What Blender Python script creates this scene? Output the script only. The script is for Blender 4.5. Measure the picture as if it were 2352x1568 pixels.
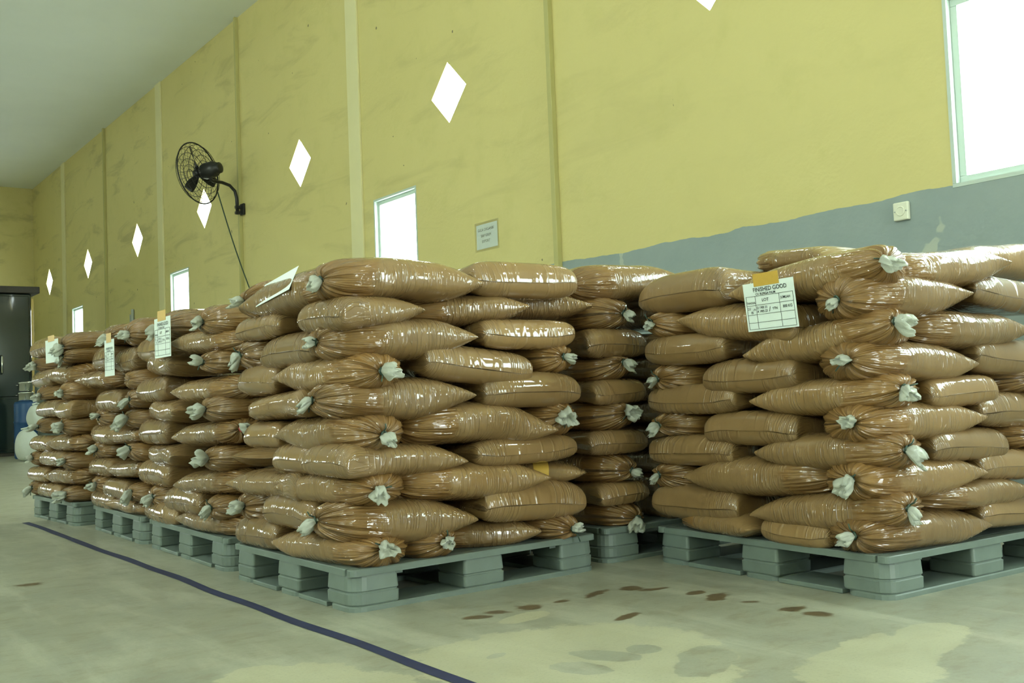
import bpy, bmesh, math, random
import numpy as np
from mathutils import Vector, Matrix

# ------------------------------------------------------------------ camera, sky, light, exposure
sc = bpy.context.scene
for o in list(bpy.data.objects):
    bpy.data.objects.remove(o)
COL = sc.collection

WALL_X, END_Y, CEIL_Z = 4.88, 23.8, 5.55
LEFT_X, FRONT_Y = -6.5, -5.0

cam_d = bpy.data.cameras.new('camera')
cam = bpy.data.objects.new('camera', cam_d)
COL.objects.link(cam)
yaw, pitch, roll = 0.640365, 0.0505786, -0.038919
fw = Vector((math.sin(yaw)*math.cos(pitch), math.cos(yaw)*math.cos(pitch), math.sin(pitch)))
rt = Vector((math.cos(yaw), -math.sin(yaw), 0)); up = rt.cross(fw)
r2 = math.cos(roll)*rt + math.sin(roll)*up
u2 = -math.sin(roll)*rt + math.cos(roll)*up
cam.matrix_world = Matrix(((r2.x, u2.x, -fw.x, 0), (r2.y, u2.y, -fw.y, 0), (r2.z, u2.z, -fw.z, 0.71), (0, 0, 0, 1)))
cam_d.sensor_width = 36.0
cam_d.lens = 2342.604/2352*36.0
cam_d.clip_start = 0.05
sc.camera = cam

SKY = 14.0
w = bpy.data.worlds.new('overcast_sky'); sc.world = w; w.use_nodes = True
nt = w.node_tree; nt.nodes.clear()
wo = nt.nodes.new('ShaderNodeOutputWorld'); bg = nt.nodes.new('ShaderNodeBackground')
tc = nt.nodes.new('ShaderNodeTexCoord'); sp = nt.nodes.new('ShaderNodeSeparateXYZ')
rp = nt.nodes.new('ShaderNodeValToRGB')
rp.color_ramp.elements[0].position = 0.47; rp.color_ramp.elements[0].color = (0.70, 0.80, 0.72, 1)
rp.color_ramp.elements[1].position = 0.56; rp.color_ramp.elements[1].color = (0.86, 1.0, 0.97, 1)
ma = nt.nodes.new('ShaderNodeMath'); ma.operation = 'MULTIPLY_ADD'; ma.inputs[1].default_value = 0.5; ma.inputs[2].default_value = 0.5
nt.links.new(tc.outputs['Generated'], sp.inputs[0]); nt.links.new(sp.outputs[2], ma.inputs[0])
nt.links.new(ma.outputs[0], rp.inputs[0]); nt.links.new(rp.outputs[0], bg.inputs[0])
bg.inputs[1].default_value = SKY
nt.links.new(bg.outputs[0], wo.inputs[0])

sc.view_settings.view_transform = 'Standard'
sc.view_settings.look = 'None'
sc.view_settings.gamma = 1.0
sc.view_settings.use_curve_mapping = False
sc.view_settings.exposure = 0.64
sc.cycles.max_bounces = 6
sc.cycles.diffuse_bounces = 4
sc.cycles.glossy_bounces = 3
sc.cycles.use_adaptive_sampling = True
sc.cycles.adaptive_threshold = 0.06
sc.cycles.adaptive_min_samples = 16
sc.cycles.transparent_max_bounces = 8
sc.cycles.sample_clamp_indirect = 8.0
sc.cycles.use_denoising = True

def portal(name, loc, normal, sx, sy, energy=None, color=(0.9, 1.0, 0.93)):
    d = bpy.data.lights.new(name, 'AREA'); d.shape = 'RECTANGLE'; d.size = sx; d.size_y = sy
    if energy is None:
        d.cycles.is_portal = True
    else:
        d.energy = energy; d.color = color
    o = bpy.data.objects.new(name, d); COL.objects.link(o)
    o.location = loc
    o.rotation_euler = Vector(normal).to_track_quat('-Z', 'Z').to_euler()
    return o

# openings: (centre along wall, centre height, width, height)
WIN_R = [(20.15, 2.155, 0.80, 0.99), (14.43, 2.155, 0.80, 0.99), (8.33, 2.155, 0.80, 0.99), (1.28, 2.155, 2.96, 0.99),
         (-2.6, 2.155, 1.60, 0.99)]
DIA = [22.36, 19.35, 16.37, 13.38, 10.37, 7.34, 4.31, 1.28, -1.75]
DIA_Z = 3.357; DIA_A, DIA_B = 0.276, 0.27
WIN_L = [(-2.0, 2.9, 2.4, 1.3), (2.5, 2.9, 2.4, 1.3), (8.6, 2.3, .55, 1.5), (9.9, 2.3, .55, 1.5), (19.6, 2.4, 2.2, .7)]
UNSEEN_BAND = (-3.2, 1.95, 2.4, 0.8)      # unseen opening added in the far wall, kept low for thin bag highlights
DOOR_F = (2.9, 1.5, 1.4, 3.0)      # big open doorway behind the camera: centre x, centre z, w, h
for c, z, a, b in WIN_R:
    portal('daylight_right', (WALL_X+0.09, c, z), (-1, 0, 0), a, b)
for c, z, a, b in WIN_L:
    portal('daylight_left', (LEFT_X-0.02, c, z), (1, 0, 0), a, b)
portal('daylight_unseen_band', (UNSEEN_BAND[0], END_Y+0.12, UNSEEN_BAND[1]), (0, -1, 0), UNSEEN_BAND[2], UNSEEN_BAND[3])
portal('daylight_door', (DOOR_F[0], FRONT_Y-0.02, DOOR_F[1]), (0, 1, 0), DOOR_F[2], DOOR_F[3])
TUBE_E = 220.0
# unseen fluorescent tubes added as main fill, built as lamps further down
FILL_TUBES = [(-1.6, 1.0), (-1.6, 5.0), (-1.6, 9.0), (-4.4, -1.0), (-4.4, 3.0), (-4.4, 7.0)]

# ------------------------------------------------------------------ helpers
def link_mesh(name, verts, faces, mat, parent=None, smooth=False, uv=None, attrs=None):
    me = bpy.data.meshes.new(name)
    me.from_pydata([tuple(v) for v in verts], [], [tuple(f) for f in faces])
    if smooth:
        me.polygons.foreach_set('use_smooth', [True]*len(me.polygons))
    if attrs:
        for k, a in attrs.items():
            at = me.attributes.new(k, 'FLOAT', 'POINT'); at.data.foreach_set('value', a)
    if uv is not None:
        l = me.uv_layers.new(name='UVMap')
        vi = np.empty(len(me.loops), dtype=np.int32); me.loops.foreach_get('vertex_index', vi)
        l.data.foreach_set('uv', np.asarray(uv, dtype=np.float32)[vi].ravel())
    me.materials.append(mat)
    me.update()
    o = bpy.data.objects.new(name, me); COL.objects.link(o)
    if parent is not None:
        o.parent = parent
    return o

def from_bm(name, bm, mat, parent=None, smooth=False):
    me = bpy.data.meshes.new(name); bm.to_mesh(me); bm.free()
    if smooth:
        me.polygons.foreach_set('use_smooth', [True]*len(me.polygons))
    me.materials.append(mat)
    o = bpy.data.objects.new(name, me); COL.objects.link(o)
    if parent is not None: o.parent = parent
    return o

def thing(name, label, cat, loc=(0, 0, 0), rotz=0, group=None, mat=None):
    o = bpy.data.objects.new(name, None); COL.objects.link(o)
    if mat is not None: o.matrix_world = mat
    else:
        o.location = loc; o.rotation_euler = (0, 0, rotz)
    o.empty_display_size = 0.05
    o['label'] = label; o['category'] = cat
    if group: o['group'] = group
    return o

def tag(o, label, cat, group=None):
    o['label'] = label; o['category'] = cat
    if group: o['group'] = group
    return o

def structure(o):
    o['kind'] = 'structure'; return o

def box_bm(bm, c, s, bev=0.0, M=None):
    r = bmesh.ops.create_cube(bm, size=1.0)
    vs = r['verts']
    for v in vs:
        v.co = Vector((v.co.x*s[0]+c[0], v.co.y*s[1]+c[1], v.co.z*s[2]+c[2]))
    if bev > 0:
        es = list({e for v in vs for e in v.link_edges})
        b = bmesh.ops.bevel(bm, geom=es, offset=bev, segments=2, affect='EDGES', profile=0.5)
        vs = list({v for f in b['faces'] for v in f.verts} | {v for v in vs if v.is_valid})
    if M is not None:
        for v in vs:
            if v.is_valid: v.co = M @ v.co
    return vs

def box(name, c, s, mat, parent=None, bev=0.0):
    bm = bmesh.new(); box_bm(bm, c, s, bev)
    return from_bm(name, bm, mat, parent)

def tube_data(pts, rad, n=8, closed=False, cap=True):
    pts = [Vector(p) for p in pts]; V = []; F = []; N = len(pts)
    rads = rad if hasattr(rad, '__len__') else [rad]*N
    ref = None
    for i, p in enumerate(pts):
        if closed: t = pts[(i+1) % N]-pts[i-1]
        else: t = pts[min(i+1, N-1)]-pts[max(i-1, 0)]
        t.normalize()
        if ref is None:
            ref = Vector((0, 0, 1)) if abs(t.z) < .9 else Vector((1, 0, 0))
        a = t.cross(ref)
        if a.length < 1e-5: a = t.orthogonal()
        a.normalize(); b = a.cross(t); ref = b
        for k in range(n):
            q = 2*math.pi*k/n
            V.append(p + a*math.cos(q)*rads[i] + b*math.sin(q)*rads[i])
    m = N if closed else N-1
    for i in range(m):
        j = (i+1) % N
        for k in range(n):
            F.append((i*n+k, i*n+(k+1) % n, j*n+(k+1) % n, j*n+k))
    if cap and not closed:
        F.append(tuple(range(n))[::-1]); F.append(tuple((N-1)*n+k for k in range(n)))
    return V, F

def tube(name, pts, rad, mat, parent=None, n=8, closed=False):
    V, F = tube_data(pts, rad, n, closed)
    return link_mesh(name, V, F, mat, parent, smooth=True)

def merge(parts):
    V = []; F = []
    for v, f in parts:
        k = len(V); V += list(v); F += [tuple(i+k for i in q) for q in f]
    return V, F

def lathe(prof, n=32, axis='z'):
    V = []; F = []
    for r, z in prof:
        for k in range(n):
            q = 2*math.pi*k/n; V.append(Vector((r*math.cos(q), r*math.sin(q), z)))
    for i in range(len(prof)-1):
        for k in range(n):
            F.append((i*n+k, i*n+(k+1) % n, (i+1)*n+(k+1) % n, (i+1)*n+k))
    F.append(tuple(range(n))[::-1]); F.append(tuple((len(prof)-1)*n+k for k in range(n)))
    return V, F

# ------------------------------------------------------------------ materials
def new_mat(name):
    m = bpy.data.materials.new(name); m.use_nodes = True
    nt = m.node_tree; b = nt.nodes['Principled BSDF']
    return m, nt, b

def N(nt, t, **kw):
    n = nt.nodes.new(t)
    for k, v in kw.items():
        if k.startswith('i_'):
            key = k[2:]
            key = int(key) if key.isdigit() else key
            n.inputs[key].default_value = v
        else: setattr(n, k, v)
    return n

def simple(name, col, rough=0.5, metal=0.0, noise=0.0, scale=8.0, coat=0.0, bump=0.0):
    m, nt, b = new_mat(name)
    b.inputs['Roughness'].default_value = rough; b.inputs['Metallic'].default_value = metal
    b.inputs['Coat Weight'].default_value = coat
    b.inputs['Base Color'].default_value = (*col, 1)
    if noise > 0 or bump > 0:
        t = N(nt, 'ShaderNodeTexCoord'); n = N(nt, 'ShaderNodeTexNoise', i_Scale=scale, i_Detail=5.0, i_Roughness=0.6)
        nt.links.new(t.outputs['Object'], n.inputs['Vector'])
        if noise > 0:
            x = N(nt, 'ShaderNodeMix', data_type='RGBA')
            x.inputs['A'].default_value = (*[c*(1-noise) for c in col], 1)
            x.inputs['B'].default_value = (*[min(1, c*(1+noise)) for c in col], 1)
            nt.links.new(n.outputs['Fac'], x.inputs['Factor']); nt.links.new(x.outputs['Result'], b.inputs['Base Color'])
        if bump > 0:
            bp = N(nt, 'ShaderNodeBump', i_Strength=bump, i_Distance=0.01)
            nt.links.new(n.outputs['Fac'], bp.inputs['Height']); nt.links.new(bp.outputs['Normal'], b.inputs['Normal'])
    return m

def mathn(nt, op, a, b=None, c=None, clamp=False):
    n = nt.nodes.new('ShaderNodeMath'); n.operation = op; n.use_clamp = clamp
    for i, x in enumerate((a, b, c)):
        if x is None: continue
        if isinstance(x, (int, float)): n.inputs[i].default_value = x
        else: nt.links.new(x, n.inputs[i])
    return n.outputs[0]

def mixc(nt, f, a, b):
    n = nt.nodes.new('ShaderNodeMix'); n.data_type = 'RGBA'
    for k, x in (('Factor', f), ('A', a), ('B', b)):
        if isinstance(x, (int, float)): n.inputs[k].default_value = x
        elif isinstance(x, tuple): n.inputs[k].default_value = (*x, 1)
        else: nt.links.new(x, n.inputs[k])
    return n.outputs['Result']

def smooth(nt, x, a, b):
    n = nt.nodes.new('ShaderNodeMapRange'); n.interpolation_type = 'SMOOTHSTEP'
    nt.links.new(x, n.inputs[0]); n.inputs[1].default_value = a; n.inputs[2].default_value = b
    return n.outputs[0]

def noise(nt, vec, scale, detail=4.0, rough=0.55, dist=0.0):
    n = N(nt, 'ShaderNodeTexNoise', i_Scale=scale, i_Detail=detail, i_Roughness=rough, i_Distortion=dist)
    nt.links.new(vec, n.inputs['Vector']); return n.outputs['Fac']

def mapping(nt, vec, scale=(1, 1, 1), loc=(0, 0, 0), rot=(0, 0, 0)):
    n = N(nt, 'ShaderNodeMapping'); n.inputs['Scale'].default_value = scale; n.inputs['Location'].default_value = loc; n.inputs['Rotation'].default_value = rot
    nt.links.new(vec, n.inputs['Vector']); return n.outputs[0]

def make_bag_mat():
    m, nt, b = new_mat('sugar_in_clear_film')
    uvn = N(nt, 'ShaderNodeUVMap'); uvn.uv_map = 'UVMap'
    tie = N(nt, 'ShaderNodeAttribute', attribute_name='tie').outputs['Fac']
    seam = N(nt, 'ShaderNodeAttribute', attribute_name='seam').outputs['Fac']
    oi = N(nt, 'ShaderNodeObjectInfo')
    tc = N(nt, 'ShaderNodeTexCoord')
    # per bag offset so that no two bags carry the same creases
    off = N(nt, 'ShaderNodeVectorMath', operation='SCALE'); 
    cmb = N(nt, 'ShaderNodeCombineXYZ'); nt.links.new(oi.outputs['Random'], cmb.inputs[0]); nt.links.new(oi.outputs['Random'], cmb.inputs[1]); nt.links.new(oi.outputs['Random'], cmb.inputs[2])
    nt.links.new(cmb.outputs[0], off.inputs[0]); off.inputs['Scale'].default_value = 37.0
    add = N(nt, 'ShaderNodeVectorMath', operation='ADD'); nt.links.new(uvn.outputs[0], add.inputs[0]); nt.links.new(off.outputs[0], add.inputs[1])
    uv = add.outputs[0]
    # colour: sugar pressed against the film, darker where the film stands off near the tie
    nb = noise(nt, uv, 9.0, 3.0)
    grain = noise(nt, tc.outputs['Object'], 260.0, 2.0)
    blot = noise(nt, uv, 22.0, 2.0)
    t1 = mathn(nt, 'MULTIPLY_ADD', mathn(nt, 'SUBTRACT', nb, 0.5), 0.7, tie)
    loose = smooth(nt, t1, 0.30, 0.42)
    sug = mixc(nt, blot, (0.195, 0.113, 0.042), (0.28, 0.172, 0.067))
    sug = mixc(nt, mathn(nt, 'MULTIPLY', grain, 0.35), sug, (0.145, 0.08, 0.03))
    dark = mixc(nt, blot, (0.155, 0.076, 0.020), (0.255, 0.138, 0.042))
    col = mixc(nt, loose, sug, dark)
    var = mathn(nt, 'MULTIPLY_ADD', oi.outputs['Random'], 0.3, 0.85)
    hs = N(nt, 'ShaderNodeHueSaturation'); nt.links.new(var, hs.inputs['Value']); nt.links.new(col, hs.inputs['Color'])
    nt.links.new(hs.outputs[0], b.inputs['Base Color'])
    b.inputs['Roughness'].default_value = 0.62
    b.inputs['Specular IOR Level'].default_value = 0.25
    b.inputs['Coat Weight'].default_value = 1.0
    b.inputs['Coat Roughness'].default_value = 0.035
    b.inputs['Coat IOR'].default_value = 1.55
    # film creases: pleats running to the tie, thin cross wrinkles on the body, short folds over a sealed end
    pl = noise(nt, mapping(nt, uv, (5.0, 52.0, 1)), 1.0, 2.0, 0.5)
    def folds(vec, width):
        n = noise(nt, vec, 1.0, 1.5, 0.5)
        return mathn(nt, 'SUBTRACT', 1.0, smooth(nt, mathn(nt, 'ABSOLUTE', mathn(nt, 'SUBTRACT', n, 0.5)), 0.0, width))
    cr = folds(mapping(nt, uv, (62.0, 6.0, 1), rot=(0, 0, 0.16)), 0.07)
    cs = folds(mapping(nt, uv, (9.0, 70.0, 1), rot=(0, 0, 0.10)), 0.08)
    soft = noise(nt, uv, 24.0, 2.0, 0.55)
    patch = smooth(nt, noise(nt, uv, 6.0, 2.0), 0.40, 0.58)
    keep = mathn(nt, 'SUBTRACT', 1.0, loose)
    h1 = mathn(nt, 'MULTIPLY', pl, mathn(nt, 'MULTIPLY', smooth(nt, t1, 0.22, 0.6), 1.3))
    sm = smooth(nt, seam, 0.02, 0.25)
    h2 = mathn(nt, 'MULTIPLY', mathn(nt, 'MULTIPLY', cr, keep), mathn(nt, 'MULTIPLY', mathn(nt, 'MULTIPLY_ADD', patch, 0.17, 0.02), mathn(nt, 'SUBTRACT', 1.0, sm)))
    h3 = mathn(nt, 'MULTIPLY', mathn(nt, 'MULTIPLY', cs, sm), mathn(nt, 'MULTIPLY_ADD', patch, 0.17, 0.02))
    h = mathn(nt, 'ADD', mathn(nt, 'ADD', h1, mathn(nt, 'ADD', h2, h3)), mathn(nt, 'MULTIPLY', soft, 0.14))
    bp = N(nt, 'ShaderNodeBump', i_Strength=1.0, i_Distance=0.012); nt.links.new(h, bp.inputs['Height'])
    nt.links.new(bp.outputs['Normal'], b.inputs['Coat Normal'])
    nt.links.new(bp.outputs['Normal'], b.inputs['Normal'])
    return m

def make_tail_mat():
    m, nt, b = new_mat('white_gathered_film')
    b.inputs['Base Color'].default_value = (0.62, 0.645, 0.565, 1); b.inputs['Roughness'].default_value = 0.15
    tr = N(nt, 'ShaderNodeBsdfTranslucent'); tr.inputs[0].default_value = (0.72, 0.74, 0.64, 1)
    mx = N(nt, 'ShaderNodeMixShader', i_0=0.3)
    out = nt.nodes['Material Output']; cl = N(nt, 'ShaderNodeBsdfTransparent'); m2 = N(nt, 'ShaderNodeMixShader', i_0=0.18)
    nt.links.new(b.outputs[0], mx.inputs[1]); nt.links.new(tr.outputs[0], mx.inputs[2])
    nt.links.new(mx.outputs[0], m2.inputs[1]); nt.links.new(cl.outputs[0], m2.inputs[2]); nt.links.new(m2.outputs[0], out.inputs[0])
    bn = noise(nt, N(nt, 'ShaderNodeTexCoord').outputs['Object'], 90.0, 3.0)
    bp = N(nt, 'ShaderNodeBump', i_Strength=0.7, i_Distance=0.006); nt.links.new(bn, bp.inputs['Height']); nt.links.new(bp.outputs[0], b.inputs['Normal'])
    return m

def make_wall_mat():
    m, nt, b = new_mat('yellow_wall_paint')
    g = N(nt, 'ShaderNodeNewGeometry'); P = g.outputs['Position']
    sx = N(nt, 'ShaderNodeSeparateXYZ'); nt.links.new(P, sx.inputs[0])
    n1 = noise(nt, P, 0.55, 2.0); n2 = noise(nt, P, 3.0, 4.0, 0.65); n3 = noise(nt, P, 26.0, 2.0)
    col = mixc(nt, n1, (0.60, 0.52, 0.21), (0.69, 0.605, 0.265))
    # smudges and scuffs, longer than high
    sm = noise(nt, mapping(nt, P, (1.0, 0.55, 2.6), rot=(0.25, 0, 0)), 1.3, 6.0, 0.62, 0.6)
    far = smooth(nt, sx.outputs[1], 2.0, 16.0)
    smf = mathn(nt, 'MULTIPLY', smooth(nt, sm, 0.52, 0.72), mathn(nt, 'MULTIPLY_ADD', far, 0.40, 0.05))
    col = mixc(nt, smf, col, (0.25, 0.22, 0.10))
    col = mixc(nt, mathn(nt, 'MULTIPLY', smooth(nt, n2, 0.5, 0.75), 0.25), col, (0.50, 0.46, 0.17))
    dots = noise(nt, P, 11.0, 1.0)
    col = mixc(nt, smooth(nt, dots, 0.80, 0.81), col, (0.2, 0.17, 0.09))
    # grey dado with a hand painted edge
    edge = mathn(nt, 'MULTIPLY_ADD', noise(nt, P, 2.2, 4.0), 0.09, 1.625)
    dado = mathn(nt, 'LESS_THAN', sx.outputs[2], edge)
    gcol = mixc(nt, n2, (0.24, 0.295, 0.29), (0.31, 0.365, 0.355))
    chip = smooth(nt, noise(nt, P, 2.9, 3.0), 0.665, 0.68)
    gcol = mixc(nt, mathn(nt, 'MULTIPLY', chip, 0.6), gcol, (0.5, 0.53, 0.42))
    col = mixc(nt, dado, col, gcol)
    nt.links.new(col, b.inputs['Base Color'])
    b.inputs['Roughness'].default_value = 0.6
    bp = N(nt, 'ShaderNodeBump', i_Strength=0.25, i_Distance=0.01); nt.links.new(n3, bp.inputs['Height']); nt.links.new(bp.outputs[0], b.inputs['Normal'])
    return m

def make_floor_mat():
    m, nt, b = new_mat('worn_concrete')
    g = N(nt, 'ShaderNodeNewGeometry'); P = g.outputs['Position']
    n1 = noise(nt, P, 0.9, 3.0, 0.6); n2 = noise(nt, P, 4.0, 4.0, 0.65); n3 = noise(nt, P, 45.0, 3.0)
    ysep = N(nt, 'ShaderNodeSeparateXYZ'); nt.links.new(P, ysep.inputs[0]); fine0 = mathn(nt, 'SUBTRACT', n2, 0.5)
    col = mixc(nt, n1, (0.205, 0.21, 0.16), (0.37, 0.37, 0.275))
    col = mixc(nt, mathn(nt, 'MULTIPLY', smooth(nt, n2, 0.42, 0.72), 0.45), col, (0.24, 0.245, 0.20))
    slab_sheen = smooth(nt, mathn(nt, 'MULTIPLY_ADD', fine0, 0.5, ysep.outputs[1]), 7.15, 7.3)
    col = mixc(nt, mathn(nt, 'MULTIPLY', slab_sheen, 0.7), col, (0.50, 0.49, 0.37))  # paler far slab, also carrying the far opening's reflected light as colour
    mot = noise(nt, mapping(nt, P, (7.0, 13.0, 1), rot=(0, 0, 0.6)), 1.0, 5.0, 0.74)
    col = mixc(nt, mathn(nt, 'MULTIPLY', smooth(nt, mot, 0.46, 0.66), 0.55), col, (0.215, 0.19, 0.125))
    # streaks of an old levelling coat
    st = noise(nt, mapping(nt, P, (2.2, 0.5, 1), rot=(0, 0, 0.5)), 2.0, 6.0, 0.65, 0.4)
    col = mixc(nt, mathn(nt, 'MULTIPLY', smooth(nt, st, 0.46, 0.66), 0.5), col, (0.46, 0.46, 0.36))
    # cream skim patches with a sharp broken edge in the foreground aisle
    fine = mathn(nt, 'SUBTRACT', noise(nt, P, 17.0, 4.0, 0.7), 0.5)
    def blob(cx, cy, rx, ry, rot, wob=0.5, sc_=3.0, soft=0.05):
        v = mapping(nt, P, (1, 1, 0), (0, 0, 0))
        s = N(nt, 'ShaderNodeVectorMath', operation='SUBTRACT'); s.inputs[1].default_value = (cx, cy, 0); nt.links.new(v, s.inputs[0])
        r = N(nt, 'ShaderNodeVectorRotate'); r.rotation_type = 'Z_AXIS'; r.inputs['Angle'].default_value = -rot; nt.links.new(s.outputs[0], r.inputs['Vector'])
        k = mapping(nt, r.outputs[0], (1/rx, 1/ry, 0))
        l = N(nt, 'ShaderNodeVectorMath', operation='LENGTH'); nt.links.new(k, l.inputs[0])
        d = mathn(nt, 'MULTIPLY_ADD', mathn(nt, 'SUBTRACT', noise(nt, P, sc_, 2.0, 0.6), 0.5), wob*2, l.outputs['Value'])
        d = mathn(nt, 'MULTIPLY_ADD', fine, 0.55, d)
        return smooth(nt, d, 1.0+soft, 1.0-soft)
    patch = None
    for a in PATCHES:
        f = blob(*a); patch = f if patch is None else mathn(nt, 'MAXIMUM', patch, f)
    hole = None
    for a in HOLES:
        f = blob(*a); hole = f if hole is None else mathn(nt, 'MAXIMUM', hole, f)
    patch = mathn(nt, 'MULTIPLY', patch, mathn(nt, 'SUBTRACT', 1.0, hole))
    pc = mixc(nt, n2, (0.42, 0.405, 0.265), (0.53, 0.51, 0.345))
    col = mixc(nt, mathn(nt, 'MULTIPLY', patch, mathn(nt, 'MULTIPLY_ADD', n2, 0.5, 0.35)), col, pc)
    spot = None
    for a in SPOTS:
        f = blob(*a); spot = f if spot is None else mathn(nt, 'MAXIMUM', spot, f)
    col = mixc(nt, mathn(nt, 'MULTIPLY', spot, 0.9), col, (0.10, 0.06, 0.022))
    gr = noise(nt, P, 120.0, 3.0, 0.7)
    col = mixc(nt, mathn(nt, 'MULTIPLY', smooth(nt, gr, 0.5, 0.75), 0.35), col, (0.17, 0.165, 0.12))
    nt.links.new(col, b.inputs['Base Color'])
    nt.links.new(mathn(nt, 'MULTIPLY_ADD', n2, 0.25, 0.28), b.inputs['Roughness'])
    hh = mathn(nt, 'MULTIPLY', n3, 0.2)
    bp = N(nt, 'ShaderNodeBump', i_Strength=0.35, i_Distance=0.01); nt.links.new(hh, bp.inputs['Height']); nt.links.new(bp.outputs[0], b.inputs['Normal'])
    return m

def make_pane_mat():
    m, nt, b = new_mat('window_glass')
    t = N(nt, 'ShaderNodeBsdfTransparent'); gl = N(nt, 'ShaderNodeBsdfGlossy'); gl.inputs['Roughness'].default_value = 0.02
    t.inputs[0].default_value = (0.93, 0.97, 0.95, 1)
    mx = N(nt, 'ShaderNodeMixShader', i_0=0.08)
    nt.links.new(t.outputs[0], mx.inputs[1]); nt.links.new(gl.outputs[0], mx.inputs[2]); nt.links.new(mx.outputs[0], nt.nodes['Material Output'].inputs[0])
    return m

# floor marks: centre x, y, radius x, y, angle, wobble, noise scale
PATCHES = [(1.75,2.12,.40,.42,.5,.30,2.2),(1.14,2.42,.16,.30,.5,.5,4.0),(2.25,1.55,.30,.16,.3,.5,3.0),(1.95,2.62,.10,.05,.2,.4,6.0),(2.55,1.60,.22,.10,.2,.6,4.0)]
HOLES = [(1.83,2.09,.05,.10,.4,.5,5.0),(1.70,2.04,.05,.09,.3,.5,5.0),(1.95,2.07,.05,.05,.3,.5,5.0),(1.97,1.87,.16,.07,.6,.5,4.0),(1.62,2.3,.04,.02,.3,.5,7.0)]
SPOTS = [(1.94,2.75,0.04,0.024,-0.6,1.3,9.0,.3),(2.06,2.73,0.055,0.034,-0.3,1.3,9.0,.3),(2.19,2.72,0.035,0.02,0,1.3,9.0,.3),(2.37,2.74,0.065,0.024,0.3,1.3,9.0,.3),(2.51,2.72,0.04,0.034,-0.6,1.3,9.0,.3),(2.56,2.64,0.055,0.02,-0.3,1.3,9.0,.3),(2.61,2.49,0.035,0.024,0,1.3,9.0,.3),(2.6,2.39,0.065,0.034,0.3,1.3,9.0,.3),(2.61,2.26,0.04,0.02,-0.6,1.3,9.0,.3),(2.62,2.09,0.055,0.024,-0.3,1.3,9.0,.3),(2.61,1.99,0.035,0.034,0,1.3,9.0,.3),(2.17,2.39,0.065,0.02,0.3,1.3,9.0,.3),(1.86,2.73,0.04,0.024,-0.6,1.3,9.0,.3),(0.9,4.62,0.055,0.034,-0.3,1.3,9.0,.3)]

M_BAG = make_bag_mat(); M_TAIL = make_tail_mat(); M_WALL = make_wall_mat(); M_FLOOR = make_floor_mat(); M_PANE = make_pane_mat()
M_TIE = simple('dark_green_string', (0.03, 0.06, 0.04), 0.6)
M_TIE_RED = simple('red_string', (0.5, 0.05, 0.05), 0.5)
M_TAPE = simple('brown_packing_tape', (0.58, 0.36, 0.06), 0.45, noise=0.1, scale=60)
M_PAPER = simple('white_paper', (0.74, 0.82, 0.78), 0.7, noise=0.03, scale=30)
M_INK = simple('black_ink', (0.02, 0.022, 0.025), 0.7)
M_PRINT = simple('faded_print', (0.16, 0.18, 0.17), 0.7)
M_PALLET = simple('grey_green_plastic', (0.145, 0.182, 0.158), 0.45, noise=0.25, scale=9, bump=0.12)
M_CEIL = simple('ceiling_board', (0.83, 0.87, 0.84), 0.8, noise=0.06, scale=0.8)
M_COLUMN = simple('window_lit_column_paint', (0.72, 0.665, 0.38), 0.6, noise=0.08, scale=2)  # column yellow made paler, putting caught window light into the colour
M_STRIP = simple('olive_joint_strip', (0.46, 0.42, 0.17), 0.6, noise=0.1, scale=3)
M_FRAME = simple('white_aluminium', (0.50, 0.58, 0.53), 0.4)
M_LINE = simple('blue_floor_paint', (0.020, 0.026, 0.075), 0.55, noise=0.5, scale=14)
M_BLACK = simple('black_enamel', (0.012, 0.012, 0.012), 0.35)
M_STEEL = simple('stainless_steel', (0.72, 0.74, 0.72), 0.18, metal=1.0)
M_CABINET = simple('dark_green_gloss_steel', (0.018, 0.030, 0.025), 0.14, noise=0.2, scale=2, coat=0.6)
M_CAPST = simple('dark_wood_beam', (0.05, 0.042, 0.035), 0.6, noise=0.2)
M_BRASS = simple('yellow_edge_trim', (0.62, 0.45, 0.14), 0.4)
M_BLUE = simple('blue_drum_plastic', (0.02, 0.08, 0.22), 0.4)
M_SACK = simple('white_woven_sack', (0.66, 0.70, 0.63), 0.7, noise=0.08, scale=20, bump=0.1)
M_IVORY = simple('ivory_plastic', (0.74, 0.74, 0.60), 0.4)
M_GREY = simple('grey_conduit', (0.42, 0.46, 0.44), 0.5)
M_LAMP, _nt, _b = new_mat('fill_tube_glow'); _b.inputs['Emission Color'].default_value = (0.86, 1.0, 0.93, 1); _b.inputs['Emission Strength'].default_value = TUBE_E

# ------------------------------------------------------------------ room shell
def curve_sheet(name, outer, holes, thick, mat, M):
    cu = bpy.data.curves.new(name, 'CURVE'); cu.dimensions = '2D'; cu.fill_mode = 'BOTH'; cu.extrude = thick/2
    for poly in [outer]+holes:
        s = cu.splines.new('POLY'); s.points.add(len(poly)-1)
        for p, q in zip(s.points, poly): p.co = (q[0], q[1], 0, 1)
        s.use_cyclic_u = True
    t = bpy.data.objects.new('tmp', cu); COL.objects.link(t)
    dg = bpy.context.evaluated_depsgraph_get(); dg.update()
    me = bpy.data.meshes.new_from_object(t.evaluated_get(dg))
    bpy.data.objects.remove(t); bpy.data.curves.remove(cu)
    me.name = name; me.transform(M); me.materials.clear(); me.materials.append(mat)
    o = bpy.data.objects.new(name, me); COL.objects.link(o)
    return structure(o)

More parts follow.
